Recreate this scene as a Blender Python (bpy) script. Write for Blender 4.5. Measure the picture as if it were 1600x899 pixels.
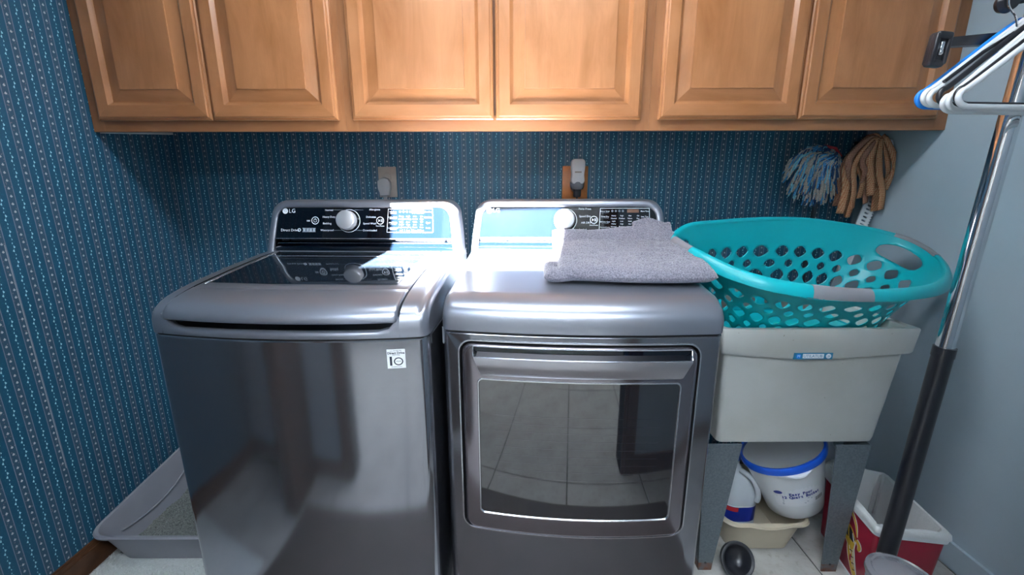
import bpy, math, random
from mathutils import Vector, Matrix, noise
random.seed(7)
PI = math.pi
S = bpy.context.scene
for o in list(bpy.data.objects): bpy.data.objects.remove(o)
COL = S.collection

# ------------------------------------------------------------------ camera
F_PX = 659.96
cam_d = bpy.data.cameras.new('camera'); cam = bpy.data.objects.new('camera', cam_d); COL.objects.link(cam)
cam_d.sensor_fit = 'HORIZONTAL'; cam_d.sensor_width = 36.0; cam_d.lens = 36.0 * F_PX / 1600.0
cam_d.clip_start = 0.02
CAM = Vector((1.45124, -1.89395, 1.27390))
p_, y_, r_ = 0.230493, 0.00103972, -0.00232804
fw = Vector((math.sin(y_)*math.cos(p_), math.cos(y_)*math.cos(p_), -math.sin(p_)))
rt = Vector((math.cos(y_), -math.sin(y_), 0)); up = rt.cross(fw)
c_, s_ = math.cos(r_), math.sin(r_)
RT = rt*c_ + up*s_; UP = up*c_ - rt*s_
cam.matrix_world = Matrix(((RT.x, UP.x, -fw.x, CAM.x), (RT.y, UP.y, -fw.y, CAM.y), (RT.z, UP.z, -fw.z, CAM.z), (0, 0, 0, 1)))
S.camera = cam
# ------------------------------------------------------------------ world, sun, lamps, exposure
W = bpy.data.worlds.new('world'); S.world = W; W.use_nodes = True
bg = W.node_tree.nodes['Background']; bg.inputs['Color'].default_value = (0.55, 0.74, 1.0, 1); bg.inputs['Strength'].default_value = 3.0
def lamp(name, kind, loc, target, power, color, **k):
    d = bpy.data.lights.new(name, kind); o = bpy.data.objects.new(name, d); COL.objects.link(o)
    o.location = loc; d.energy = power; d.color = color
    for a, b in k.items(): setattr(d, a, b)
    o.rotation_euler = (Vector(target) - Vector(loc)).to_track_quat('-Z', 'Y').to_euler()
    return o
SUN = Vector((0.165, 1.0, -0.65))
lamp('sun', 'SUN', (0.5, -6, 5), Vector((0.5, -6, 5)) + SUN, 620.0, (1.0, 0.97, 0.92), angle=0.009)
lamp('hall_fill', 'AREA', (1.5, -2.75, 2.9), (1.45, -0.3, 1.0), 80.0, (0.80, 0.90, 1.0), shape='RECTANGLE', size=1.8, size_y=0.9)  # added soft area light standing in for the bright hall
lamp('laundry_fill', 'AREA', (1.45, -1.05, 2.40), (1.45, -0.95, 0.0), 17.0, (0.86, 0.93, 1.0), shape='RECTANGLE', size=1.1, size_y=0.30)  # added overhead fill for ambient light, no fixture is built
S.view_settings.view_transform = 'Standard'; S.view_settings.look = 'None'
S.view_settings.gamma = 1.0; S.view_settings.use_curve_mapping = False
S.view_settings.exposure = 0.58
S.cycles.sample_clamp_indirect = 14.0; S.cycles.blur_glossy = 0.25; S.cycles.caustics_reflective = True

# ------------------------------------------------------------------ materials
class NT:
    def __init__(s, name):
        s.m = bpy.data.materials.new(name); s.m.use_nodes = True; s.t = s.m.node_tree
        s.b = s.t.nodes['Principled BSDF']; s.out = s.t.nodes['Material Output']
        s.co = s.t.nodes.new('ShaderNodeTexCoord').outputs['Object']
    def n(s, typ, **k):
        o = s.t.nodes.new(typ)
        for a, b in k.items(): setattr(o, a, b)
        return o
    def l(s, a, b): s.t.links.new(a, b)
    def set(s, sock, v):
        if hasattr(v, 'is_output') or hasattr(v, 'links'): s.l(v, sock)
        else: sock.default_value = v
    def math(s, op, a, b=0.0, c=None):
        o = s.n('ShaderNodeMath', operation=op); s.set(o.inputs[0], a); s.set(o.inputs[1], b)
        if c is not None: s.set(o.inputs[2], c)
        return o.outputs[0]
    def mix(s, f, a, b):
        o = s.n('ShaderNodeMix', data_type='RGBA'); s.set(o.inputs['Factor'], f)
        s.set(o.inputs['A'], a if hasattr(a, 'links') else (*a, 1)); s.set(o.inputs['B'], b if hasattr(b, 'links') else (*b, 1))
        return o.outputs['Result']
    def noise(s, scale=(1, 1, 1), sc=5.0, det=3.0, rough=0.55, dist=0.0):
        m = s.n('ShaderNodeMapping'); s.l(s.co, m.inputs['Vector']); m.inputs['Scale'].default_value = scale
        o = s.n('ShaderNodeTexNoise'); s.l(m.outputs[0], o.inputs['Vector'])
        o.inputs['Scale'].default_value = sc; o.inputs['Detail'].default_value = det; o.inputs['Roughness'].default_value = rough; o.inputs['Distortion'].default_value = dist
        return o.outputs['Fac']
    def ramp(s, f, lo, hi):
        o = s.n('ShaderNodeMapRange'); s.l(f, o.inputs[0]); o.inputs[1].default_value = lo; o.inputs[2].default_value = hi
        return o.outputs[0]
    def bump(s, h, strength=0.2, dist=0.002):
        o = s.n('ShaderNodeBump'); s.l(h, o.inputs['Height']); o.inputs['Strength'].default_value = strength; o.inputs['Distance'].default_value = dist
        s.l(o.outputs[0], s.b.inputs['Normal'])
    def P(s, **k):
        for a, v in k.items():
            i = s.b.inputs[a.replace('_', ' ')]
            if isinstance(v, tuple) and len(v) == 3: v = (*v, 1)
            s.set(i, v)
def plain(name, col, rough=0.5, metal=0.0, var=0.12, sc=9.0, bump=0.0, **k):
    t = NT(name); f = t.noise(sc=sc, det=4)
    c = t.mix(t.ramp(f, 0.3, 0.7), tuple(x*(1-var) for x in col), tuple(min(1, x*(1+var)) for x in col))
    t.P(Base_Color=c, Roughness=rough, Metallic=metal)
    if k: t.P(**k)
    if bump: t.bump(t.noise(sc=sc*30), bump, 0.001)
    return t.m
def metal(name, col, rough, grain=0.05, coat=0.0, mt=0.92, iso=False):
    t = NT(name); f = t.noise(scale=(60, 60, 60) if iso else (1.5, 1.5, 260), sc=4, det=3)
    big = t.noise(sc=3, det=2)
    c = t.mix(t.ramp(big if iso else f, 0.3, 0.7), tuple(x*0.97 for x in col), tuple(x*1.03 for x in col))
    t.P(Base_Color=c, Metallic=mt, Roughness=t.math('ADD', t.math('MULTIPLY', big, 0.08), rough - 0.04), Coat_Weight=coat, Coat_Roughness=0.08)
    if grain > 0: t.bump(f, grain, 0.0006)
    return t.m
M = {}
M['steel'] = metal('brushed_dark_steel', (0.25, 0.262, 0.30), 0.115, 0.035)
M['steel_side'] = plain('dark_side_metal', (0.05, 0.06, 0.075), 0.35, 0.6)
M['cover'] = metal('satin_graphite_cover', (0.275, 0.295, 0.345), 0.30, 0.0, mt=0.78, iso=True)
M['door_metal'] = metal('smoky_metal', (0.24, 0.225, 0.255), 0.15, 0.0, iso=True)
M['handle_metal'] = metal('pale_handle_metal', (0.42, 0.42, 0.46), 0.30, 0.0, iso=True)
M['silver'] = metal('silver_trim', (0.62, 0.64, 0.68), 0.2, 0.0, iso=True)
M['chrome'] = plain('chrome', (0.75, 0.77, 0.8), 0.07, 1.0, var=0.02)
M['knob'] = plain('satin_silver_knob', (0.66, 0.67, 0.70), 0.28, 0.7, var=0.03)
def glassy(name, col, dust):
    t = NT(name); f = t.noise(sc=900, det=1); big = t.noise(sc=12, det=3)
    d = t.math('MULTIPLY', t.ramp(f, 0.58, 0.68), t.math('MULTIPLY', t.ramp(big, 0.25, 0.7), dust))
    t.P(Base_Color=t.mix(d, col, (0.5, 0.56, 0.62)), Roughness=t.math('ADD', t.math('MULTIPLY', d, 0.4), 0.04), Specular_IOR_Level=0.6)
    return t.m
M['lid_glass'] = glassy('dusty_black_lid_glass', (0.004, 0.007, 0.012), 0.09)
M['panel_black'] = glassy('black_control_panel', (0.0012, 0.0028, 0.006), 0.0)
M['door_glass'] = glassy('dark_door_glass', (0.008, 0.009, 0.012), 0.02)
M['door_glass'].node_tree.nodes['Principled BSDF'].inputs['IOR'].default_value = 1.85
M['gap'] = plain('black_gap', (0.006, 0.007, 0.009), 0.5)
M['print'] = plain('white_print', (0.72, 0.78, 0.84), 0.5, var=0.02)
M['grey_print'] = plain('grey_print', (0.30, 0.36, 0.42), 0.5, var=0.02)
M['navy_print'] = plain('navy_print', (0.008, 0.015, 0.03), 0.5)
M['sticker'] = plain('white_sticker', (0.78, 0.80, 0.83), 0.35, var=0.03)
def wood(name, vertical=True, tint=1.0):
    t = NT(name); s1 = (6, 6, 1.4) if vertical else (1.4, 6, 6)
    s2 = (70, 70, 3) if vertical else (3, 70, 70)
    g = t.noise(scale=s1, sc=2.2, det=5, rough=0.6, dist=0.6); fine = t.noise(scale=s2, sc=3, det=3); blot = t.noise(sc=5, det=2)
    c = t.mix(t.ramp(g, 0.3, 0.72), (0.31*tint, 0.116*tint, 0.035*tint), (0.49*tint, 0.212*tint, 0.088*tint))
    c = t.mix(t.math('MULTIPLY', t.ramp(fine, 0.45, 0.75), 0.16), c, (0.24*tint, 0.10*tint, 0.035*tint))
    c = t.mix(t.math('MULTIPLY', t.ramp(blot, 0.35, 0.75), 0.4), c, (0.54*tint, 0.255*tint, 0.115*tint))
    t.P(Base_Color=c, Roughness=0.33, Coat_Weight=0.25, Coat_Roughness=0.2); t.bump(fine, 0.06, 0.0006); return t.m
M['wood'] = wood('maple_vertical_grain'); M['wood_h'] = wood('maple_horizontal_grain', False, 0.93)
M['wood_frame'] = wood('maple_face_frame', True, 0.74); M['wood_frame_h'] = wood('maple_face_frame_horizontal', False, 0.66)
M['oak'] = plain('oak_plate', (0.42, 0.155, 0.04), 0.4, var=0.15, sc=40)
M['brown_trim'] = plain('dark_brown_wood_trim', (0.11, 0.045, 0.02), 0.35, var=0.3, sc=20)
def wallpaper(name, ax, seam=None):
    t = NT(name); sp = t.n('ShaderNodeSeparateXYZ'); t.l(t.co, sp.inputs[0])
    u = sp.outputs[ax]; z = sp.outputs[2]; PR, SZ = 0.0555, 0.0222
    su = t.math('ADD', t.math('DIVIDE', u, PR), 100.0)
    cell = t.math('FLOOR', su)
    fu = t.math('SUBTRACT', t.math('FRACT', su), 0.5)          # -0.5..0.5, mauve stripe column at 0
    au = t.math('ABSOLUTE', fu)
    line = t.math('LESS_THAN', t.math('ABSOLUTE', t.math('SUBTRACT', au, 0.17)), 0.018)
    band = t.math('LESS_THAN', au, 0.17)
    def dots(off, cen, r, wob):
        zz = t.math('ADD', t.math('DIVIDE', z, SZ), t.math('ADD', t.math('MULTIPLY', cell, off), 50.0 + off))
        k = t.math('FLOOR', zz); fz = t.math('MULTIPLY', t.math('SUBTRACT', t.math('FRACT', zz), 0.5), SZ)
        w = t.math('MULTIPLY', t.math('SUBTRACT', t.math('MULTIPLY', t.math('FRACT', t.math('MULTIPLY', k, 0.5)), 2.0), 0.5), wob)
        d0 = t.math('SUBTRACT', au, cen) if cen else fu
        if cen:
            d0 = t.math('SUBTRACT', t.math('ABSOLUTE', t.math('SUBTRACT', t.math('FRACT', t.math('ADD', su, 0.5)), 0.5)), 0.0)
            d0 = t.math('SUBTRACT', t.math('FRACT', su), 1.0); d1 = t.math('FRACT', su)
            # blue column sits on the cell border: use the signed distance to it
            d0 = t.math('SUBTRACT', t.math('FRACT', t.math('ADD', su, 0.5)), 0.5)
        du = t.math('MULTIPLY', t.math('ADD', d0, w), PR)
        # heart-like blossom: wider at the top, pointed at the bottom
        wid = t.math('ADD', r, t.math('MULTIPLY', fz, 0.30))
        a = t.math('LESS_THAN', t.math('ADD', t.math('ABSOLUTE', du), t.math('MULTIPLY', t.math('ABSOLUTE', fz), 0.95)), wid)
        return a
    dm = dots(0.0, 0, 0.0037, 0.02)
    db = dots(0.5, 0.5, 0.0038, 0.035)
    v = t.n('ShaderNodeTexVoronoi'); t.l(t.co, v.inputs['Vector']); v.inputs['Scale'].default_value = 210
    sp1 = t.math('LESS_THAN', v.outputs['Distance'], 0.27)
    v2 = t.n('ShaderNodeTexVoronoi'); t.l(t.co, v2.inputs['Vector']); v2.inputs['Scale'].default_value = 120
    sp2 = t.math('LESS_THAN', v2.outputs['Distance'], 0.20)
    edge = t.math('GREATER_THAN', au, 0.33)
    c = t.mix(band, (0.011, 0.096, 0.172), (0.040, 0.100, 0.160))
    c = t.mix(t.math('MULTIPLY', sp1, t.math('ADD', t.math('MULTIPLY', edge, 0.24), 0.12)), c, (0.035, 0.21, 0.30))
    c = t.mix(t.math('MULTIPLY', sp2, t.math('MULTIPLY', band, 0.6)), c, (0.30, 0.24, 0.27))
    c = t.mix(t.math('MULTIPLY', line, 0.75), c, (0.27, 0.29, 0.38))
    c = t.mix(t.math('MULTIPLY', dm, 0.9), c, (0.55, 0.57, 0.60)); c = t.mix(db, c, (0.38, 0.70, 0.80))
    if seam is not None:
        for sx, z0, z1 in seam:
            m1 = t.math('LESS_THAN', t.math('ABSOLUTE', t.math('SUBTRACT', u, sx)), 0.0011)
            m2 = t.math('MULTIPLY', t.math('GREATER_THAN', z, z0), t.math('LESS_THAN', z, z1))
            c = t.mix(t.math('MULTIPLY', m1, t.math('MULTIPLY', m2, 0.8)), c, (0.42, 0.46, 0.50))
    t.P(Base_Color=c, Roughness=0.6); t.bump(t.noise(sc=260, det=2), 0.12, 0.0008); return t.m
M['paper_left'] = wallpaper('striped_floral_wallpaper_left', 1, [(-0.687, 0.39, 1.12), (-0.016, 0.9, 1.33)])
M['paper_back'] = wallpaper('striped_floral_wallpaper_back', 0)
M['paint'] = plain('blue_grey_wall_paint', (0.41, 0.51, 0.58), 0.6, var=0.05, sc=3, bump=0.05)
M['hall_paint'] = plain('warm_grey_hall_paint', (0.28, 0.275, 0.275), 0.7, var=0.05, sc=3)
M['ceil'] = plain('white_ceiling_paint', (0.75, 0.78, 0.80), 0.8, var=0.03)
def tile_mat():
    t = NT('worn_white_floor_tile'); a = t.noise(sc=7, det=6, rough=0.65); b = t.noise(sc=45, det=4)
    c = t.mix(t.ramp(a, 0.4, 0.75), (0.50, 0.50, 0.48), (0.34, 0.32, 0.29)); c = t.mix(t.math('MULTIPLY', t.ramp(b, 0.56, 0.72), 0.4), c, (0.24, 0.19, 0.14))
    t.P(Base_Color=c, Roughness=0.32); t.bump(b, 0.15, 0.001); return t.m
M['tile'] = tile_mat(); M['grout'] = plain('dark_grout', (0.08, 0.075, 0.07), 0.9)
M['teal'] = plain('teal_plastic', (0.0, 0.36, 0.41), 0.36, var=0.04, Subsurface_Weight=0.0)
M['grip'] = plain('grey_rubber_grip', (0.21, 0.215, 0.24), 0.5, var=0.05)
def tub_mat():
    t = NT('aged_white_tub_plastic'); a = t.noise(sc=4, det=5); b = t.noise(sc=60, det=2)
    c = t.mix(t.ramp(a, 0.35, 0.75), (0.46, 0.475, 0.46), (0.39, 0.39, 0.35)); c = t.mix(t.ramp(b, 0.74, 0.8), c, (0.2, 0.17, 0.13))
    t.P(Base_Color=c, Roughness=0.45); t.bump(a, 0.05, 0.002); return t.m
M['tub'] = tub_mat()
def leg_mat():
    t = NT('galvanised_leg'); a = t.noise(sc=160, det=3); sp = t.n('ShaderNodeSeparateXYZ'); t.l(t.co, sp.inputs[0])
    r = t.math('MULTIPLY', t.math('LESS_THAN', sp.outputs[2], 0.03), t.ramp(t.noise(sc=40), 0.3, 0.6))
    c = t.mix(t.ramp(a, 0.35, 0.7), (0.11, 0.135, 0.155), (0.155, 0.185, 0.205)); c = t.mix(r, c, (0.16, 0.06, 0.03))
    t.P(Base_Color=c, Roughness=0.5, Metallic=0.35); return t.m
M['leg'] = leg_mat()
def towel_mat():
    t = NT('grey_terry'); a = t.noise(sc=300, det=3, rough=0.7); b = t.noise(sc=14, det=3)
    c = t.mix(t.ramp(a, 0.32, 0.68), (0.045, 0.045, 0.065), (0.30, 0.29, 0.35)); c = t.mix(t.math('MULTIPLY', b, 0.25), c, (0.19, 0.18, 0.23))
    t.P(Base_Color=c, Roughness=0.95, Sheen_Weight=0.4); t.bump(a, 0.9, 0.003); return t.m
M['towel'] = towel_mat()
M['white_plastic'] = plain('white_plastic', (0.72, 0.75, 0.77), 0.3, var=0.03)
M['blue_plastic'] = plain('blue_plastic', (0.01, 0.09, 0.55), 0.3)
M['hanger_blue'] = plain('bright_blue_plastic', (0.01, 0.22, 0.72), 0.3)
M['black_plastic'] = plain('black_plastic', (0.012, 0.013, 0.018), 0.3)
M['rubber'] = plain('black_rubber', (0.035, 0.038, 0.044), 0.45, var=0.3, sc=30)
M['cream'] = plain('cream_plastic', (0.55, 0.48, 0.36), 0.35, var=0.05)
M['litter_box'] = plain('grey_box_plastic', (0.29, 0.30, 0.34), 0.45, var=0.05)
M['beige'] = plain('almond_plastic', (0.42, 0.38, 0.34), 0.5, var=0.08, sc=40)
M['plug_grey'] = plain('grey_plug', (0.40, 0.42, 0.44), 0.45)
M['red'] = plain('cardinal_red_plastic', (0.34, 0.008, 0.035), 0.4, var=0.08)
M['gold'] = plain('gold_print', (0.62, 0.40, 0.04), 0.45, var=0.1, sc=40)
M['mat'] = plain('brown_mat', (0.085, 0.065, 0.055), 0.7, var=0.15)
M['bottle'] = plain('translucent_white_bottle', (0.55, 0.60, 0.64), 0.3, var=0.04)
M['label_blue'] = plain('blue_label', (0.012, 0.03, 0.28), 0.35)
M['label_red'] = plain('red_label', (0.45, 0.02, 0.03), 0.35)
M['sink_blue'] = plain('teal_blue_label', (0.02, 0.20, 0.36), 0.4)
def liner_mat():
    t = NT('thin_white_liner'); t.P(Base_Color=(0.72, 0.74, 0.74), Roughness=0.35, Transmission_Weight=0.25, Alpha=0.95); t.bump(t.noise(sc=22, det=4), 0.6, 0.01); return t.m
M['liner'] = liner_mat()
def frost_mat():
    t = NT('frosted_clear_plastic'); t.P(Base_Color=(0.42, 0.42, 0.46), Roughness=0.25, Transmission_Weight=0.6); t.bump(t.noise(sc=60, det=3), 0.3, 0.002); return t.m
M['frost'] = frost_mat()
M['yarn_w'] = plain('cream_yarn', (0.42, 0.38, 0.33), 0.9, var=0.3, sc=200)
M['yarn_b'] = plain('blue_yarn', (0.05, 0.26, 0.55), 0.9, var=0.35, sc=200)
M['yarn_shade'] = plain('navy_shade_yarn', (0.02, 0.07, 0.18), 0.9, var=0.35, sc=200)  # navy strands paint the shade between the lighter ones
M['yarn_t'] = plain('teal_yarn', (0.18, 0.48, 0.60), 0.9, var=0.25, sc=200)
def strip_mat(name, base, dot, sc):
    t = NT(name); v = t.n('ShaderNodeTexChecker'); mp = t.n('ShaderNodeMapping'); t.l(t.co, mp.inputs[0]); mp.inputs['Rotation'].default_value = (0, 0.75, 0)
    t.l(mp.outputs[0], v.inputs['Vector']); v.inputs['Scale'].default_value = sc
    t.P(Base_Color=t.mix(t.math('MULTIPLY', v.outputs['Fac'], 1.0), base, dot), Roughness=0.9); t.bump(t.noise(sc=500), 0.3, 0.001); return t.m
M['strip'] = strip_mat('printed_orange_cloth', (0.55, 0.36, 0.20), (0.36, 0.10, 0.04), 230)
M['strip_b'] = strip_mat('printed_brown_cloth', (0.36, 0.20, 0.13), (0.22, 0.08, 0.05), 230)
def sand_mat():
    t = NT('grey_clumping_litter'); a = t.noise(sc=190, det=3, rough=0.8)
    t.P(Base_Color=t.mix(t.ramp(a, 0.3, 0.7), (0.055, 0.065, 0.06), (0.36, 0.38, 0.36)), Roughness=0.95); t.bump(a, 1.0, 0.004); return t.m
M['litter'] = sand_mat()
M['shag'] = plain('white_shag', (0.66, 0.69, 0.68), 0.95, var=0.1, sc=150)

# ------------------------------------------------------------------ mesh helpers
class MB:
    def __init__(s): s.v = []; s.f = []; s.m = []; s.sm = []
    def vert(s, p): s.v.append(tuple(p)); return len(s.v) - 1
    def face(s, idx, m=0, sm=False): s.f.append(tuple(idx)); s.m.append(m); s.sm.append(sm)
    def box(s, a, b, m=0, mat=None):
        x0, y0, z0 = a; x1, y1, z1 = b
        P = [Vector(p) for p in ((x0,y0,z0),(x1,y0,z0),(x1,y1,z0),(x0,y1,z0),(x0,y0,z1),(x1,y0,z1),(x1,y1,z1),(x0,y1,z1))]
        if mat: P = [mat @ p for p in P]
        i = len(s.v); s.v += [tuple(p) for p in P]
        for q in ((0,3,2,1),(4,5,6,7),(0,1,5,4),(1,2,6,5),(2,3,7,6),(3,0,4,7)): s.face([i+k for k in q], m)
        return s
    def rbox(s, a, b, r, m=0, mat=None):   # box with bevelled vertical+horizontal edges by lofting rounded rectangles
        x0, y0, z0 = a; x1, y1, z1 = b; r = min(r, (x1-x0)/2.01, (y1-y0)/2.01, (z1-z0)/2.01)
        L = []
        for z, ins in ((z0, r), (z0 + r*0.3, r*0.3), (z0 + r, 0), (z1 - r, 0), (z1 - r*0.3, r*0.3), (z1, r)):
            L.append([(p[0], p[1], z) for p in rrect(x0+ins, x1-ins, y0+ins, y1-ins, max(r, 0.0005), 3)])
        s.loft(L, m, closed=True, cap=(True, True), mat=mat); return s
    def loft(s, loops, m=0, closed=True, cap=(False, False), sm=True, mat=None, capm=None):
        base = []
        for L in loops:
            base.append([s.vert(mat @ Vector(p) if mat else p) for p in L])
        n = len(loops[0]); R = n if closed else n - 1
        for a, b in zip(base[:-1], base[1:]):
            for i in range(R):
                j = (i+1) % n; s.face((a[i], a[j], b[j], b[i]), m, sm)
        if cap[0]: s.face(base[0][::-1], m if capm is None else capm)
        if cap[1]: s.face(base[-1], m if capm is None else capm)
        return s
    def tube(s, pts, r, m=0, n=8, closed=False, cap=True, sm=True):
        pts = [Vector(p) for p in pts]; N = len(pts); R = r if isinstance(r, (list, tuple)) else [r]*N
        loops = []; prev = None
        for i, p in enumerate(pts):
            if closed: d = pts[(i+1) % N] - pts[i-1]
            else: d = pts[min(i+1, N-1)] - pts[max(i-1, 0)]
            d.normalize()
            if prev is None: a = d.orthogonal().normalized()
            else: a = (prev - d*prev.dot(d)).normalized()
            prev = a; b = d.cross(a)
            loops.append([p + (a*math.cos(2*PI*k/n) + b*math.sin(2*PI*k/n))*R[i] for k in range(n)])
        if closed: loops.append(loops[0])
        return s.loft(loops, m, cap=(cap and not closed, cap and not closed), sm=sm)
    def lathe(s, prof, m=0, n=32, mat=None, cap=(True, True), ysc=1.0):
        loops = [[(r*math.cos(2*PI*k/n), r*math.sin(2*PI*k/n)*ysc, z) for k in range(n)] for r, z in prof]
        return s.loft(loops, m, cap=cap, mat=mat)
    def grid(s, P, m=0, sm=True, flip=False):
        I = [[s.vert(p) for p in row] for row in P]
        for a, b in zip(I[:-1], I[1:]):
            for i in range(len(a)-1):
                q = (a[i], a[i+1], b[i+1], b[i]); s.face(q[::-1] if flip else q, m, sm)
        return I
    def poly(s, pts, m=0): s.face([s.vert(p) for p in pts], m); return s
    def mesh(s, name, mats):
        me = bpy.data.meshes.new(name); me.from_pydata(s.v, [], s.f)
        for k in (mats if isinstance(mats, (list, tuple)) else [mats]): me.materials.append(M[k])
        me.polygons.foreach_set('material_index', s.m); me.polygons.foreach_set('use_smooth', s.sm); me.update()
        return me
def rrect(x0, x1, y0, y1, r, nc=5, ns=0):
    out = []
    C = [(x1-r, y0+r, -PI/2), (x1-r, y1-r, 0), (x0+r, y1-r, PI/2), (x0+r, y0+r, PI)]
    for k, (cx, cy, a0) in enumerate(C):
        for i in range(nc+1):
            a = a0 + PI/2*i/nc; out.append((cx + r*math.cos(a), cy + r*math.sin(a)))
        nx = C[(k+1) % 4]; a1 = nx[2]
        p = out[-1]; q = (nx[0] + r*math.cos(a1), nx[1] + r*math.sin(a1))
        for i in range(1, ns+1): t = i/(ns+1); out.append((p[0]+(q[0]-p[0])*t, p[1]+(q[1]-p[1])*t))
    return out
def obj(name, mb, mats, parent=None, label=None, fix=True, edge=True):
    me = mb.mesh(name, mats) if isinstance(mb, MB) else mb
    if isinstance(mb, MB) and fix:
        import bmesh
        bm = bmesh.new(); bm.from_mesh(me); bmesh.ops.recalc_face_normals(bm, faces=bm.faces); bm.to_mesh(me); bm.free()
    if edge and isinstance(mb, MB) and any(mb.sm):
        try: me.set_sharp_from_angle(angle=math.radians(38))
        except Exception: pass
    o = bpy.data.objects.new(name, me); COL.objects.link(o)
    if parent: o.parent = parent
    if label: o['label'] = label
    return o
def thing(name, label, cat, loc=(0, 0, 0), rz=0.0, group=None):
    o = bpy.data.objects.new(name, None); COL.objects.link(o); o.location = loc; o.rotation_euler = (0, 0, rz)
    o.empty_display_size = 0.05
    o['label'] = label; o['category'] = cat
    if group: o['group'] = group
    return o
def tag(o, label, cat, group=None):
    o['label'] = label; o['category'] = cat
    if group: o['group'] = group
    return o
def struct(name, mb, mats, parent=None):
    o = obj(name, mb, mats, parent); o['kind'] = 'structure'; return o
def add_text(mb, s, pos, size, ux=(1, 0, 0), uz=(0, 0, 1), m=0, align='CENTER', sx=1.0, bold=0.0):
    cu = bpy.data.curves.new('t', 'FONT'); cu.body = s; cu.size = size; cu.align_x = align; cu.align_y = 'CENTER'; cu.resolution_u = 2; cu.offset = bold
    o = bpy.data.objects.new('t', cu); me = bpy.data.meshes.new_from_object(o)
    X = Vector(ux).normalized(); Z = Vector(uz).normalized(); pos = Vector(pos)
    i = len(mb.v)
    for v in me.vertices: mb.v.append(tuple(pos + X*v.co.x*sx + Z*v.co.y))
    for p in me.polygons: mb.face([i+k for k in p.vertices], m)
    bpy.data.objects.remove(o); bpy.data.curves.remove(cu); bpy.data.meshes.remove(me)
def lerp(a, b, t): return a + (b-a)*t
def cat_rom(P, n, closed=True):
    N = len(P); out = []
    segs = N if closed else N-1
    for i in range(segs):
        g = lambda k: Vector(P[k % N]) if closed else Vector(P[max(0, min(N-1, k))])
        p0, p1, p2, p3 = g(i-1), g(i), g(i+1), g(i+2)
        for j in range(n):
            t = j/n
            out.append(0.5*((2*p1) + (p2-p0)*t + (2*p0-5*p1+4*p2-p3)*t*t + (3*p1-p0-3*p2+p3)*t**3))
    if not closed: out.append(Vector(P[-1]))
    return out
def resample(P, n, closed=True):
    L = [0.0]; Q = P + [P[0]] if closed else P
    for a, b in zip(Q[:-1], Q[1:]): L.append(L[-1] + (b-a).length)
    out = []; j = 0
    for i in range(n):
        d = L[-1]*i/(n if closed else n-1)
        while j < len(L)-2 and L[j+1] < d: j += 1
        t = (d-L[j])/max(1e-9, L[j+1]-L[j]); out.append(Q[j].lerp(Q[j+1], min(1, t)))
    return out

# ------------------------------------------------------------------ room shell
RW = 2.9636; CH = 2.44; DY = -1.72; HY = -3.4; HC = 4.2
struct('wall_left', MB().box((-0.10, -1.84, 0), (0, 0.10, CH)), 'paper_left')
struct('wall_back', MB().box((0, 0, 0), (RW, 0.10, CH)), 'paper_back')
struct('wall_right', MB().box((RW, -1.84, 0), (RW+0.10, 0.10, CH)), 'paint')
fb = MB(); fb.box((0.0, DY-0.12, 0), (0.805, DY, CH)); fb.box((1.93, DY-0.12, 0), (RW, DY, CH)); fb.box((0.805, DY-0.12, 2.17), (1.93, DY, CH))
struct('wall_front', fb, 'paint')
t1 = MB(); t1.box((0.785, DY-0.13, 0), (0.805, DY+0.012, 2.17)); t1.box((1.93, DY-0.13, 0), (1.95, DY+0.012, 2.17)); t1.box((0.785, DY-0.13, 2.15), (1.95, DY+0.012, 2.17))
t1.box((0.725, DY, 0), (0.785, DY+0.018, 2.23)); t1.box((1.95, DY, 0), (2.01, DY+0.018, 2.23)); t1.box((0.785, DY, 2.17), (1.95, DY+0.018, 2.23))
struct('trim_1', t1, 'brown_trim')
struct('ceiling', MB().box((-0.10, -1.84, CH), (RW+0.10, 0.10, CH+0.10)), 'ceil')
h = MB(); h.box((-0.6, HY-0.1, 0), (-0.5, DY-0.12, HC)); h.box((3.5, HY-0.1, 0), (3.6, DY-0.12, HC))
h.box((-0.6, DY-0.13, CH), (3.6, DY-0.12, HC)); h.box((-0.6, DY-0.13, 0), (-0.1, DY-0.12, CH)); h.box((RW+0.1, DY-0.13, 0), (3.6, DY-0.12, CH))
struct('wall_hall', h, 'hall_paint')
WX0, WX1, WZ0, WZ1 = 0.0, 1.130, 2.83, 3.95  # unseen window opening, placed to cut the sun patch's front and right edges
w = MB(); w.box((-0.6, HY-0.1, 0), (3.6, HY, WZ0)); w.box((-0.6, HY-0.1, WZ1), (3.6, HY, HC)); w.box((-0.6, HY-0.1, WZ0), (WX0, HY, WZ1)); w.box((WX1, HY-0.1, WZ0), (3.6, HY, WZ1))
struct('wall_hall_far', w, 'hall_paint')
struct('ceiling_hall', MB().box((-0.6, HY-0.1, HC), (3.6, DY-0.12, HC+0.1)), 'ceil')
# floor: grout bed and separate tiles
floor = struct('floor', MB().box((-0.6, HY-0.1, -0.05), (3.6, 0.1, -0.004)), 'grout')
TS = 0.45
tm = MB(); tm.rbox((0.003, 0.003, -0.006), (TS-0.003, TS-0.003, 0.0), 0.002); tmesh = tm.mesh('tile', 'tile')
for i in range(-1, 8):
    for j in range(-7, 0):
        x, y = 0.25 + (i-1)*TS, -0.30 + j*TS
        if x > 3.4 or x < -0.7: continue
        o = bpy.data.objects.new('tile', tmesh); COL.objects.link(o); o.parent = floor; o.location = (x, y, 0)
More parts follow.
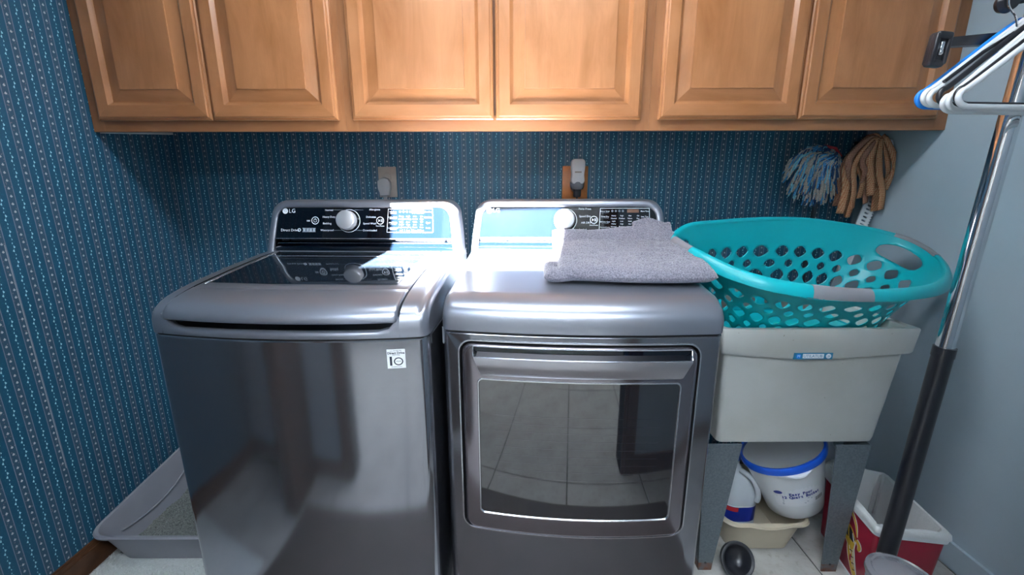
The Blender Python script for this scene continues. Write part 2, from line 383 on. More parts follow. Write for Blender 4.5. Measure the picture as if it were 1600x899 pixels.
# row of cut tiles at the back wall
cm = MB(); cm.rbox((0.003, 0.003, -0.006), (TS-0.003, 0.297, 0.0), 0.002); cmesh = cm.mesh('cut_tile', 'tile')
for i in range(1, 7):
    o = bpy.data.objects.new('cut_tile', cmesh); COL.objects.link(o); o.parent = floor; o.location = (0.25 + (i-1)*TS + (TS if i < 0 else 0)*0, -0.30, 0)
bb = MB()
for z0, z1, d in ((0, 0.075, 0.014), (0.075, 0.088, 0.010), (0.088, 0.094, 0.005)): bb.box((0, -1.72, z0), (d, 0, z1))
struct('baseboard_left', bb, 'brown_trim')
fbb = MB(); fbb.box((0.014, DY, 0), (0.725, DY+0.014, 0.094)); fbb.box((2.01, DY, 0), (RW, DY+0.014, 0.094)); struct('baseboard_front', fbb, 'brown_trim')
struct('baseboard_right', MB().box((RW-0.012, -1.70, 0), (RW, 0, 0.09)), 'paint')

# ------------------------------------------------------------------ wall cabinets
def rings_rect(mb, x0, x1, z0, z1, prof, mid=0, horiz_m=None):
    """nested rectangles; prof = list of (inset, y). Bottom/top faces take material horiz_m"""
    L = []
    for ins, y in prof:
        L.append([mb.vert((x0+ins, y, z0+ins)), mb.vert((x1-ins, y, z0+ins)), mb.vert((x1-ins, y, z1-ins)), mb.vert((x0+ins, y, z1-ins))])
    for a, b in zip(L[:-1], L[1:]):
        for i in range(4):
            j = (i+1) % 4; mb.face((a[i], a[j], b[j], b[i]), horiz_m if (horiz_m is not None and i in (0, 2)) else mid)
    return L
CF = -0.337; CZ0, CZ1 = 1.469, 2.25
def cabinet(x0, x1, doors, label, dlabels):
    t = thing('wall_cabinet', label, 'cabinet', (x0, 0, CZ0), 0, 'maple wall cabinets above the machines')
    w = x1-x0; H = CZ1-CZ0; b = MB()
    b.box((0.001, CF+0.019, 0.045), (w-0.001, 0, H))
    obj('carcass', b, 'wood_frame', t)
    f = MB()
    f.box((0, CF, 0), (0.042, CF+0.019, H)); f.box((w-0.042, CF, 0), (w, CF+0.019, H))
    f.box((0.042, CF+0.0004, 0), (w-0.042, CF+0.019, 0.05), 1); f.box((0.042, CF+0.0004, H-0.04), (w-0.042, CF+0.019, H), 1)
    obj('face_frame', f, ['wood_frame', 'wood_frame_h'], t)
    for (a, c) in doors:
        a -= x0; c -= x0; zb, zt = 1.504-CZ0, H-0.035; y = CF - 0.001
        fr = MB(); rings_rect(fr, a, c, zb, zt, [(0.03, y), (0, y), (0, y-0.011), (0.004, y-0.0140), (0.008, y-0.0145), (0.0085, y-0.0185), (0.012, y-0.0205), (0.047, y-0.0205), (0.0485, y-0.019), (0.054, y-0.0135), (0.058, y-0.010), (0.058, y-0.003)], 0, 1)
        d = obj('door', fr, ['wood', 'wood_h'], t, fix=False)
        pn = MB(); L = rings_rect(pn, a+0.0575, c-0.0575, zb+0.0575, zt-0.0575, [(0, y-0.004), (0.0005, y-0.0085), (0.004, y-0.0085), (0.040, y-0.0165), (0.0405, y-0.0200)], 0, 1)
        pn.face(L[-1], 0); obj('panel', pn, ['wood', 'wood_h'], d, fix=False)
    return t
cabinet(0.0015, 0.880, [(0.038, 0.428), (0.431, 0.858)], 'left wall cabinet with two maple doors, touching the blue wallpapered left wall', 0)
cabinet(0.8805, 1.9275, [(0.908, 1.391), (1.400, 1.896)], 'middle wall cabinet with two maple doors, brightly lit above the washer and dryer gap', 0)
cabinet(1.928, 2.9625, [(1.957, 2.432), (2.437, 2.914)], 'right wall cabinet with two maple doors, above the sink and the mops', 0)
sh = MB(); sh.loft([[(0.0008, y, z), (0.020, y, z), (0.020, y, 1.513), (0.0008, y, 1.513)] for y, z in ((-0.316, 1.4665), (-0.002, 1.4985))], 0, cap=(True, True), sm=False); tag(obj('filler_strip', sh, 'white_plastic'), 'thin white strip under the left end of the left wall cabinet', 'trim strip')

# ------------------------------------------------------------------ washer and dryer
MW = 0.686
def us_list(a=0.0, b=MW, n=26):
    e = [0, 0.0015, 0.004, 0.008, 0.013, 0.020, 0.028]
    out = [a+x for x in e] + [lerp(a+0.028, b-0.028, i/n) for i in range(1, n)] + [b-x for x in e[::-1]]
    return out
def vfront(u, bow, r=0.026):
    v = -bow*(1-(2*u/MW-1)**2); d = min(u, MW-u)
    if d < r: v += r - math.sqrt(max(0, r*r-(r-d)**2))
    return v
def body_outline(bow, z, ins=0.0, back=0.60):
    P = []
    for u in us_list(): P.append((min(max(u, ins), MW-ins), vfront(u, bow)+ins, z))
    P += [(MW-ins, 0.3, z), (MW-ins, back, z), (ins, back, z), (ins, 0.3, z)]
    return P
TOP = [(0.0, 0.934), (-0.001, 0.950), (0.000, 0.967), (0.005, 0.981), (0.015, 0.993), (0.032, 1.0045), (0.055, 1.0135), (0.087, 1.021), (0.12, 1.027), (0.153, 1.032), (0.264, 1.046), (0.40, 1.059), (0.50, 1.066), (0.60, 1.070)]
def topz(v):
    for (a, za), (b, zb) in zip(TOP[5:-1], TOP[6:]):
        if v <= b: return lerp(za, zb, (v-a)/(b-a))
    return TOP[-1][1]
def prof_surface(mb, prof, us, bow, r=0.020, m=0, bowfall=0.25, edges=(True, True)):
    """sweep a front-to-back profile across u; sides rounded over"""
    rows = []
    for k, (v, z) in enumerate(prof):
        a = prof[max(0, k-1)]; b = prof[min(len(prof)-1, k+1)]
        dv, dz = b[0]-a[0], b[1]-a[1]; L = math.hypot(dv, dz) or 1; nv, nz = -dz/L, dv/L
        row = []
        for u in us:
            fall = max(0.0, 1-max(0, v)/bowfall)
            vv = v - bow*(1-(2*u/MW-1)**2)*fall
            d = min(u-us[0] if edges[0] else 9, us[-1]-u if edges[1] else 9); dr = 0
            if d < r: dr = r - math.sqrt(max(0, r*r-(r-d)**2))
            row.append((u, vv - nv*dr, z - nz*dr))
        rows.append(row)
    mb.grid(rows, m, True, flip=False)
    return rows
def skirt(mb, rows, zbot, m=0):
    for c in (0, -1):
        P = [r[c] for r in rows]
        for a, b in zip(P[:-1], P[1:]):
            if b[1] <= a[1]: continue
            mb.poly([a, b, (b[0], b[1], zbot), (a[0], a[1], zbot)], m)

def console(t, bow_label, logo_only=False, dial_u=0.292, kind='washer'):
    # rounded console housing with a recessed black control panel
    z0, z1 = 1.040, 1.236
    def vv(z, off=0): return 0.478 + (z-1.05)*0.24 + off
    n = 10
    def outline(ins, off, zlo=z0):
        P = []; zt = z1-ins; r = 0.055-ins*0.6
        def ue(z): return lerp(0.001, 0.024, ((z-z0)/(z1-z0))**1.3) + ins
        zs = [zlo + (zt-r-zlo)*i/8 for i in range(9)]
        for z in zs: P.append((ue(z), vv(z, off), z))
        for i in range(1, n+1):
            a = PI/2*i/n; zz = zt-r + r*math.sin(a); P.append((ue(zt-r)+r-r*math.cos(a)+0.0, vv(zz, off), zz))
        for i in range(1, 12): P.append((lerp(ue(zt-r)+r, MW-ue(zt-r)-r, i/12), vv(zt, off), zt))
        for p in [q for q in P[:9+n][::-1]]: P.append((MW-p[0], p[1], p[2]))
        return P
    h = MB()
    L = [outline(0.006, 0.125), outline(0.0, 0.110), outline(0.0, 0.02), outline(0.002, 0.008), outline(0.006, 0.002), outline(0.011, 0.0), outline(0.020, 0.0), outline(0.0245, 0.0025, 1.056), outline(0.026, 0.010, 1.060)]
    h.loft(L, 0, closed=True, cap=(True, False)); obj('console_housing', h, 'cover', t)
    h = MB(); P = outline(0.0262, 0.006, 1.058); Q = [p for p in P if p[2] > 1.1045]
    zc = 1.1045
    def edge_u(z):
        return lerp(0.001, 0.024, ((z-z0)/(z1-z0))**1.3) + 0.0262
    h.poly([(edge_u(zc), vv(zc, 0.006), zc)] + Q + [(MW-edge_u(zc), vv(zc, 0.006), zc)])
    pan = obj('control_panel', h, 'panel_black', t)
    h = MB(); rows = []
    for z, off in ((1.1045, 0.006), (1.1035, 0.022), (1.096, 0.026), (1.088, 0.024), (1.080, 0.016), (1.074, 0.010), (1.064, 0.008), (1.056, 0.008)):
        rows.append([(lerp(edge_u(z), MW-edge_u(z), i/20), vv(z, off), z) for i in range(21)])
    h.grid(rows, 0, True); obj('lower_trough', h, 'panel_black', t)
    h = MB(); h.tube([(edge_u(1.106), vv(1.106, 0.003), 1.106), (MW-edge_u(1.106), vv(1.106, 0.003), 1.106)], 0.0014, n=6)
    h.tube([(edge_u(1.089), vv(1.089, 0.022), 1.089), (MW-edge_u(1.089), vv(1.089, 0.022), 1.089)], 0.0007, n=4)
    obj('trim_line', h, 'silver', t)
    # printed legends
    off = 0.0052; U = Vector((1, 0, 0)); Z = Vector((0, 0.24, 1)).normalized()
    def at(u, z, o=0.0): return (u, vv(z, off-o), z)
    h = MB()
    def ring(u, z, r, w, m=0, n=28):
        A = [Vector(at(u, z)) + U*r*math.cos(2*PI*k/n) + Z*r*math.sin(2*PI*k/n) for k in range(n)]
        B = [Vector(at(u, z)) + U*(r-w)*math.cos(2*PI*k/n) + Z*(r-w)*math.sin(2*PI*k/n) for k in range(n)]
        h.loft([A, B], m, sm=False)
    def line(u0, z0_, u1, z1_, w=0.0009, m=0):
        a, b = Vector(at(u0, z0_)), Vector(at(u1, z1_)); d = (b-a).normalized(); nn = Vector((-d.z, 0, d.x))*w/2
        h.poly([a-nn, b-nn, b+nn, a+nn], m)
    def txt(s, u, z, size, al='CENTER', m=0, sx=1.0): add_text(h, s, at(u, z), size, U, Z, m, al, sx, bold=0.0)
    def block(u, z, wd, ht, m=1): h.poly([at(u-wd/2, z-ht/2), at(u+wd/2, z-ht/2), at(u+wd/2, z+ht/2), at(u-wd/2, z+ht/2)], m)
    # maker's mark: disc with a face cut and two letters
    lu = 0.067
    ring(lu, 1.199, 0.0098, 0.0098); txt('G', lu+0.001, 1.199, 0.014, m=2)
    txt('LG', lu+0.0125, 1.199, 0.020, 'LEFT')
    if kind == 'washer':
        ring(0.1745, 1.167, 0.0135, 0.0022); ring(0.1745, 1.167, 0.0062, 0.0013); line(0.1745, 1.167, 0.1745, 1.175, 0.0014)
        block(0.150, 1.166, 0.012, 0.005)
        txt('Direct Drive', 0.052, 1.134, 0.0125, 'LEFT'); ring(0.118, 1.135, 0.006, 0.003)
        for k in range(4): block(0.136+k*0.0115, 1.135, 0.009, 0.009)
        line(0.129, 1.141, 0.176, 1.141); line(0.129, 1.129, 0.176, 1.129)
        left = [('Normal', 0.238, 1.202), ('Heavy Duty', 0.246, 1.179), ('Bedding', 0.232, 1.157), ('Waterproof', 0.240, 1.134)]
        for s, u, z in left: txt(s, u, z, 0.0094, 'RIGHT')
    right = [('Allergiene' if kind == 'washer' else 'Perm Press', dial_u+0.077, 1.204), ('Delicates' if kind == 'washer' else 'Speed Dry', dial_u+0.066 if kind == 'washer' else dial_u+0.079, 1.179), ('Speed Wash' if kind == 'washer' else 'AIR DRY', dial_u+0.056 if kind == 'washer' else dial_u+0.086, 1.157), ('Downloaded', dial_u+0.056, 1.134)]
    for s, u, z in right: txt(s, u-(0.004 if kind == 'washer' else 0.03), z, 0.0094, 'LEFT')
    for sg in ((-1, 1) if kind == 'washer' else (1,)):
        for z in (1.203, 1.134): line(dial_u+sg*0.02, z, dial_u+sg*0.052, z, 0.0007, 1)
    ring(dial_u+0.002, 1.166, 0.040, 0.0016)
    pu = dial_u + (0.112 if kind == 'washer' else 0.100)
    ring(pu, 1.167, 0.0135, 0.0022); h.poly([at(pu-0.006, 1.172), at(pu-0.006, 1.162), at(pu, 1.167)]); block(pu+0.003, 1.167, 0.0018, 0.010, 0); block(pu+0.007, 1.167, 0.0018, 0.010, 0)
    txt('Start/Pause', pu, 1.149, 0.0065)
    b0, b1 = (0.428, 0.590) if kind == 'washer' else (0.450, 0.625)
    for a in ((b0+0.004, 1.206, b1-0.004, 1.206), (b0, 1.128, b1-0.002, 1.128)): line(*a, 0.0016)
    line(b0+0.004, 1.206, b0, 1.128, 0.0016); line(b1-0.004, 1.206, b1-0.002, 1.128, 0.0016)
    bw = b1-b0
    rows4 = (['Tub Clean', 'Delay Wash', 'Cold Wash', 'Control Lock'] if kind == 'washer' else ['Energy Saver', 'Damp Dry', 'Wrinkle Care', 'Control Lock'])
    for k, s in enumerate(rows4):
        txt(s, b0+0.020, 1.196-k*0.018, 0.0062); line(b0+0.008, 1.191-k*0.018, b0+0.033, 1.191-k*0.018, 0.0006, 1)
    for k, s in enumerate(['More Time', 'Less Time', 'Signal', 'Smart']): txt(s, b1-0.019, 1.196-k*0.018, 0.0062)
    cols = (['Soil', 'Spin', 'Temp', 'Rinse'] if kind == 'washer' else ['Dry Level', 'Temp', 'Time', 'Signal'])
    words = [['Heavy', 'Normal', 'Light'], ['High', 'Medium', 'Low'], ['Hot', 'Warm', 'Cold'], ['On', 'Plus', 'Off']]
    for k in range(4):
        cu = b0 + 0.050 + k*(bw-0.092)/3
        for q in range(5): txt((words[k]*2)[q], cu, 1.181-q*0.0092, 0.0062)
        txt(cols[k], cu, 1.134, 0.0068)
        if k < 3: line(cu+(bw-0.092)/6, 1.130, cu+(bw-0.092)/6, 1.138, 0.0007)
    block(b0+bw*0.66, 1.197, 0.040, 0.011, 3 if kind == 'dryer' else 1)
    for k in range(4): ring(b0+0.045+k*0.012, 1.197, 0.0032, 0.001, 1, 10)
    obj('lettering', h, ['print', 'grey_print', 'navy_print', 'brown_trim'], pan, fix=False)['kind'] = 'stuff'
    # dial
    h = MB(); mm = Matrix.Translation(at(dial_u, 1.166)) @ Matrix.Rotation(math.radians(90-13.5), 4, 'X')
    h.lathe([(0.036, 0), (0.036, 0.004), (0.034, 0.006)], 1, 40, mm)
    h.lathe([(0.033, 0.006), (0.0335, 0.010), (0.0325, 0.026), (0.0305, 0.0295), (0.027, 0.0305), (0.0, 0.031)], 0, 40, mm, cap=(True, False))
    obj('dial', h, ['knob', 'panel_black'], t, label='round silver dial')

# --- washer
wa = thing('washing_machine', 'top-loading dark steel washing machine with glass lid, left of the dryer', 'washing machine', (0.5688, -0.9128, 0), -0.0525)
BW = 0.036
h = MB(); h.loft([body_outline(BW, 0.030, 0.004), body_outline(BW, 0.034), body_outline(BW, 0.48), body_outline(BW, 0.926), body_outline(BW, 0.9292, 0.003)], 0, cap=(True, True)); obj('front_panel', h, 'steel', wa)
h = MB(); h.loft([body_outline(BW, 0.929, 0.006), body_outline(BW, 0.9335, 0.006)], 0); obj('seam', h, 'gap', wa)
for x in (0.05, MW-0.05):
    for y in (0.06, 0.54): h = MB(); h.lathe([(0.022, 0), (0.022, 0.02), (0.012, 0.032)], 0, 16, Matrix.Translation((x, y, 0))); obj('foot', h, 'rubber', wa)
LU0, LU1 = 0.040, 0.622
# deck: rails, low front lip and cavity
h = MB()
usL = [0, 0.0015, 0.004, 0.008, 0.013, 0.018, 0.024, 0.030, 0.035, 0.0385, LU0]
rl = prof_surface(h, TOP, usL, BW, edges=(True, False), r=0.018)
usR = [LU1, LU1+0.004, LU1+0.012, LU1+0.022, LU1+0.034, LU1+0.046, MW-0.018, MW-0.012, MW-0.008, MW-0.004, MW-0.0015, MW]
rr = prof_surface(h, TOP, usR, BW, edges=(False, True), r=0.018)
for rows, c in ((rl, 0), (rr, -1)):
    P = [r[c] for r in rows]
    for a, b in zip(P[:-1], P[1:]):
        if b[1] > a[1]: h.poly([a, b, (b[0], b[1], 0.934), (a[0], a[1], 0.934)])
for rows, c in ((rl, -1), (rr, 0)):
    P = [r[c] for r in rows]
    for a, b in zip(P[:-1], P[1:]): h.poly([a, b, (b[0], b[1]+0.0, 0.934), (a[0], a[1]+0.001, 0.934)], 1)
LIP = [(0.0, 0.934), (-0.001, 0.940), (0.000, 0.9455), (0.003, 0.9495), (0.008, 0.9515), (0.014, 0.9510), (0.020, 0.948), (0.026, 0.940)]
usM = [lerp(LU0, LU1, i/24) for i in range(25)]
# blend lip up into the rails at both ends
rows = []
for k, (v, z) in enumerate(LIP):
    row = []
    for u in usM:
        d = min(u-LU0, LU1-u); e = max(0, 1-d/0.045)**2.2 
        vv_ = v - BW*(1-(2*u/MW-1)**2)*max(0, 1-max(0, v)/0.25)
        row.append((u, vv_, z + e*0.034*min(1, k/3)))
    rows.append(row)
h.grid(rows, 0)
h.grid([[ (u, 0.018-BW*(1-(2*u/MW-1)**2), 0.946) for u in usM], [(u, 0.5, 0.946) for u in usM]], 1)
h.box((0.004, 0.30, 0.934), (MW-0.004, 0.598, 0.95))
obj('top_deck', h, ['cover', 'gap'], wa)
# lid
lid_prof = [(0.030, 0.969), (0.006, 0.9695), (0.000, 0.9705), (-0.003, 0.974), (-0.003, 0.980), (0.002, 0.991), (0.012, 1.002), (0.030, 1.0115), (0.055, 1.0185), (0.080, 1.0235), (0.099, 1.0265), (0.1015, 1.0255), (0.104, 1.0265), (0.13, 1.030), (0.20, 1.0385), (0.30, 1.050), (0.40, 1.060), (0.478, 1.0665)]
usl = [LU0+0.004+x for x in (0, 0.001, 0.003, 0.006, 0.010)] + [lerp(LU0+0.014, LU1-0.018, i/24) for i in range(1, 24)] + [LU1-0.004-x for x in (0.010, 0.006, 0.003, 0.001, 0)]
h = MB(); rows = prof_surface(h, lid_prof, usl, BW, r=0.009)
for c in (0, -1):
    P = [r[c] for r in rows][4:]
    for a, b in zip(P[:-1], P[1:]): h.poly([a, b, (b[0], b[1], b[2]-0.03), (a[0], a[1], a[2]-0.03)])
lid = obj('lid', h, 'cover', wa)
def lz(v):
    L = lid_prof[13:]
    for (a, za), (b, zb) in zip(L[:-1], L[1:]):
        if v <= b: return lerp(za, zb, (v-a)/(b-a))
    return L[-1][1]
def glass_patch(v0, v1, u0, u1, up_, mat, name, corner=0.0):
    g = MB(); rows = []
    for i in range(13):
        v = lerp(v0, v1, i/12); fall = max(0, 1-v/0.25)
        rows.append([(lerp(u0, u1, k/20), v - BW*(1-(2*lerp(u0, u1, k/20)/MW-1)**2)*fall, lz(v)+up_) for k in range(21)])
    g.grid(rows, 0); return obj(name, g, mat, lid)
glass_patch(0.132, 0.392, 0.066, 0.578, 0.0012, 'lid_glass', 'lid_window')
glass_patch(0.398, 0.452, 0.066, 0.578, 0.0012, 'lid_glass', 'rear_lid_strip')
h = MB()
def lp(u, v): return (u, v - BW*(1-(2*u/MW-1)**2)*max(0, 1-v/0.25), lz(v)+0.0015)
h.tube([lp(0.0645, lerp(0.12, 0.46, i/12)) for i in range(13)], 0.0016, n=6); h.tube([lp(lerp(0.0645, 0.580, i/20), 0.395) for i in range(21)], 0.0011, n=6)
h.tube([lp(0.5795, lerp(0.13, 0.455, i/12)) for i in range(13)], 0.0008, n=6)
obj('window_trim', h, 'silver', lid)
console(wa, '', kind='washer', dial_u=0.292)
# warranty sticker
def vw(u, z=0): return vfront(u, BW)
h = MB(); su0, su1, sz0, sz1 = 0.590, 0.632, 0.858, 0.906
h.poly([(u, vw(u)-0.0006, z) for u, z in ((su0, sz0), (su1, sz0), (su1, sz1), (su0, sz1))])
sk = obj('warranty_sticker', h, 'sticker', wa, label='small white square sticker with a large 10')
h = MB(); ux = Vector((su1-su0, vw(su1)-vw(su0), 0)).normalized(); mid = Vector(((su0+su1)/2, (vw(su0)+vw(su1))/2-0.0012, 0))
def sp_(du, z): return mid + ux*du + Vector((0, 0, z))
add_text(h, 'LG INVERTER', sp_(0, 0.9022), 0.0045, ux); add_text(h, 'Direct Drive', sp_(0, 0.8965), 0.0076, ux, bold=0.0003); add_text(h, 'MOTOR', sp_(0, 0.8912), 0.0048, ux)
add_text(h, '1', sp_(-0.0125, 0.8755), 0.030, ux, bold=0.0012); add_text(h, 'YEAR', sp_(0.005, 0.8755), 0.0052, ux); add_text(h, 'WARRANTY', sp_(0, 0.8617), 0.0045, ux)
c0 = sp_(0.005, 0.8755)
h.loft([[c0 + ux*r*1.1*math.cos(2*PI*k/28) + Vector((0, 0, r*math.sin(2*PI*k/28))) for k in range(28)] for r in (0.0100, 0.0074)], 0, sm=False)
obj('lettering', h, 'navy_print', sk, fix=False)

# --- dryer
dr = thing('clothes_dryer', 'dark steel front-loading dryer with windowed door, right of the washer', 'dryer', (1.2771, -0.8982, 0), -0.0575)
BD = 0.026
def dv(u, off=0): return vfront(u, BD) + off
def uzring(u0, u1, z0, z1, r, off, sag=0.0):
    P = []
    for (u, z) in rrect(u0, u1, z0, z1, r, 6, 10):
        s = sag*(1-((u-(u0+u1)/2)/((u1-u0)/2))**2)*max(0, (z1-z)/(z1-z0))**2
        P.append((u, -BD*(1-(2*u/MW-1)**2) + off, z - s))
    return P
h = MB()
# body shell (sides, back) and front panel with opening
def front_ring(z0, z1):
    P = []
    for (u, z) in rrect(0.012, MW-0.012, z0, z1, 0.001, 6, 10): P.append((u, dv(u), z))
    return P
DU0, DU1, DZ0, DZ1 = 0.040, 0.633, 0.366, 0.914
h.loft([front_ring(0.034, 0.926), uzring(DU0, DU1, DZ0, DZ1, 0.036, 0.0, 0.006)], 0)
h.loft([uzring(DU0, DU1, DZ0, DZ1, 0.036, 0.0, 0.006), uzring(DU0+0.001, DU1-0.001, DZ0+0.001, DZ1-0.001, 0.035, -0.003, 0.006), uzring(DU0+0.004, DU1-0.004, DZ0+0.004, DZ1-0.004, 0.032, -0.003, 0.006), uzring(DU0+0.005, DU1-0.005, DZ0+0.005, DZ1-0.005, 0.031, 0.0, 0.006)], 2)
h.loft([uzring(DU0+0.005, DU1-0.005, DZ0+0.005, DZ1-0.005, 0.031, 0.0, 0.006), uzring(DU0+0.007, DU1-0.007, DZ0+0.007, DZ1-0.007, 0.030, 0.03, 0.006)], 1, cap=(False, True))
for sgn in (0, 1):
    us = [0, 0.0015, 0.004, 0.008, 0.012]; us = us if sgn == 0 else [MW-x for x in us[::-1]]
    h.grid([[(u, dv(u), 0.034) for u in us], [(u, dv(u), 0.926) for u in us]], 0)
e = 0.0
h.poly([(0, dv(0), 0.034), (0, 0.6, 0.034), (0, 0.6, 0.93), (0, dv(0), 0.93)], 0); h.poly([(MW, dv(0), 0.034), (MW, 0.6, 0.034), (MW, 0.6, 0.93), (MW, dv(0), 0.93)], 0)
h.poly([(0, 0.6, 0.034), (MW, 0.6, 0.034), (MW, 0.6, 0.93), (0, 0.6, 0.93)], 0)
h.loft([body_outline(BD, 0.030, 0.004), body_outline(BD, 0.0342)], 0, cap=(True, False))
h.loft([body_outline(BD, 0.9258), body_outline(BD, 0.9292, 0.004)], 0, cap=(False, True))
obj('cabinet_shell', h, ['steel', 'gap', 'silver'], dr)
h = MB(); h.loft([body_outline(BD, 0.929, 0.006), body_outline(BD, 0.9345, 0.006)], 0); obj('seam', h, 'gap', dr)
for x in (0.05, MW-0.05):
    for y in (0.06, 0.54): g = MB(); g.lathe([(0.022, 0), (0.022, 0.02), (0.012, 0.032)], 0, 16, Matrix.Translation((x, y, 0))); obj('foot', g, 'rubber', dr)
h = MB(); dtop = TOP[:6] + [(0.050, 1.0120), (0.066, 1.0165), (0.071, 1.0168), (0.087, 1.0185), (0.12, 1.0215), (0.153, 1.025), (0.264, 1.038), (0.40, 1.053), (0.50, 1.064), (0.60, 1.070)]
rows = prof_surface(h, dtop, us_list(), BD, r=0.020); skirt(h, rows, 0.9345)
obj('top_cover', h, 'cover', dr)
console(dr, '', kind='dryer', dial_u=0.332)
# door
h = MB()
a0, a1, b0, b1 = DU0+0.011, DU1-0.011, DZ0+0.011, DZ1-0.009
L = [uzring(a0, a1, b0, b1, 0.028, 0.028, .006), uzring(a0, a1, b0, b1, 0.028, -0.003, .006), uzring(a0+0.0015, a1-0.0015, b0+0.0015, b1-0.0015, 0.027, -0.009, .006), uzring(a0+0.005, a1-0.005, b0+0.005, b1-0.005, 0.025, -0.0125, .006), uzring(a0+0.010, a1-0.010, b0+0.010, b1-0.010, 0.022, -0.0135, .006),
     uzring(0.090, 0.586, 0.428, 0.819, 0.014, -0.0135, .004)]
h.loft(L, 0)
h.loft([uzring(0.090, 0.586, 0.428, 0.819, 0.014, -0.0135, .004), uzring(0.0915, 0.5845, 0.4295, 0.8175, 0.013, -0.0155, .004), uzring(0.0935, 0.5825, 0.4315, 0.8155, 0.012, -0.0155, .004), uzring(0.095, 0.581, 0.433, 0.814, 0.011, -0.012, .004)], 1)
door = obj('door', h, ['door_metal', 'silver'], dr)
h = MB(); rows = []
for j in range(13):
    z = lerp(0.4325, 0.8145, j/12)
    rows.append([(lerp(0.0945, 0.5815, i/24), -BD*(1-(2*lerp(0.0945, 0.5815, i/24)/MW-1)**2)-0.0122 , z) for i in range(25)])
for i in range(25):
    u, v, z = rows[0][i]; s = 0.004*(1-((u-0.338)/0.2435)**2); rows[0][i] = (u, v, z-s)
h.grid(rows, 0); wn = obj('door_window', h, 'door_glass', door)
h = MB()   # faint inner print lines
for k in range(9):
    z = 0.545+k*0.022; rows = [[(lerp(0.13, 0.54, i/16), -BD*(1-(2*lerp(0.13, 0.54, i/16)/MW-1)**2)-0.0126, z+q*0.0006) for i in range(17)] for q in (0, 1)]; h.grid(rows, 0)
obj('window_print', h, 'door_metal', wn)
h = MB()
def hp(u, off, z): return (u, -BD*(1-(2*u/MW-1)**2)+off, z)
NN = 24
def hrow(ua, ub, off, z): return [hp(lerp(ua, ub, i/NN), off, z) for i in range(NN+1)]
h.grid([hrow(0.082, 0.602, -0.0140, 0.9005), hrow(0.083, 0.601, -0.0145, 0.887), hrow(0.084, 0.600, -0.0150, 0.872)], 0); obj('handle_pocket', h, 'panel_black', door)
h = MB()
rows = [hrow(0.085, 0.599, -0.012, 0.868), hrow(0.085, 0.599, -0.030, 0.8795), hrow(0.085, 0.599, -0.034, 0.8825), hrow(0.0855, 0.5985, -0.037, 0.8815), hrow(0.086, 0.598, -0.038, 0.878), hrow(0.093, 0.591, -0.030, 0.855), hrow(0.099, 0.585, -0.0215, 0.833), hrow(0.103, 0.581, -0.018, 0.829), hrow(0.103, 0.581, -0.013, 0.828)]
h.grid(rows, 0)
for c in (0, -1): h.poly([r[c] for r in rows], 0)
obj('door_handle', h, 'handle_metal', door)
h = MB()
rows = [hrow(0.085, 0.599, -0.034, 0.8829), hrow(0.085, 0.599, -0.0375, 0.8822)]; h.grid(rows, 0)
pts = [hp(0.0815, -0.0145, 0.9015), hp(0.0815, -0.020, 0.889), hp(0.084, -0.031, 0.8815)]
h.tube(pts, 0.0013, n=6); h.tube([(MW-p[0]-0.002, p[1], p[2]) for p in pts], 0.0013, n=6); h.tube([hp(lerp(0.0815, 0.6025, i/20), -0.0145, 0.9015) for i in range(21)], 0.0013, n=6)
obj('handle_trim', h, 'silver', door)
h = MB(); h.poly([(-0.0006, 0.012, 0.895), (-0.0006, 0.028, 0.885), (-0.0006, 0.028, 0.93), (-0.0006, 0.012, 0.938)]); obj('side_sticker', h, 'sticker', dr, label='narrow pale sticker on the side in the gap')

# ------------------------------------------------------------------ folded towel
def towel():
    t = thing('folded_towel', 'folded grey terry towel lying on top of the dryer', 'towel', (1.2771, -0.8982, 0), -0.0575)
    def slab(name, u0, u1, v0, v1, thick, lift, seed, front_curve=0.0, nu=110, nv=70, back_rise=0.0):
        mb = MB(); n = nu; P_top = []; 
        def zb(u, v): 
            zz = topz(min(v, 0.6)) if v > 0.06 else 1.0135
            return zz
        loops = []
        for j in range(nv+1):
            tv = j/nv; row_t = []
            for i in range(nu+1):
                tu = i/nu
                u = lerp(u0, u1, tu); v = lerp(v0 + 0.008*math.sin(tu*5+seed) , v1 + 0.006*math.sin(tu*7+seed*2), tv)
                row_t.append((u, v, tu, tv))
            loops.append(row_t)
        def edge(tu, tv):
            du = min(tu, 1-tu)*(u1-u0); dv_ = min(tv, 1-tv)*(v1-v0); r = thick*0.72
            fu = 1 if du > r else math.sqrt(max(0, 1-(1-du/r)**2)); fv = 1 if dv_ > r else math.sqrt(max(0, 1-(1-dv_/r)**2))
            return fu*fv
        top = []; bot = []
        for row in loops:
            a = []; b = []
            for (u, v, tu, tv) in row:
                e = edge(tu, tv); q = Vector((u*9, v*9, seed)); w = noise.noise(q)*0.010 + noise.noise(Vector((u*12, v*34, seed)))*0.006 + 0.0022*noise.noise(q*26) + 0.0012*random.uniform(-1, 1)
                base = zb(u, v) + lift + back_rise*tv*tv + (max(0, v-0.44)*0.9)
                mid = base + thick*0.5
                a.append((u, v, mid + (thick*0.5 + w)*e)); b.append((u, v, mid - thick*0.5*e))
            top.append(a); bot.append(b)
        I = mb.grid(top, 0); J = mb.grid(bot, 0)
        return obj(name, mb, 'towel', t)
    slab('lower_fold', 0.254, 0.345, 0.114, 0.300, 0.034, 0.001, 3.0, nu=60, nv=100)
    slab('upper_fold', 0.288, 0.704, 0.108, 0.490, 0.042, 0.002, 8.0, nu=210, nv=190)
    slab('back_fold', 0.560, 0.690, 0.435, 0.505, 0.012, 0.033, 15.0, nu=70, nv=40)
    return t
towel()

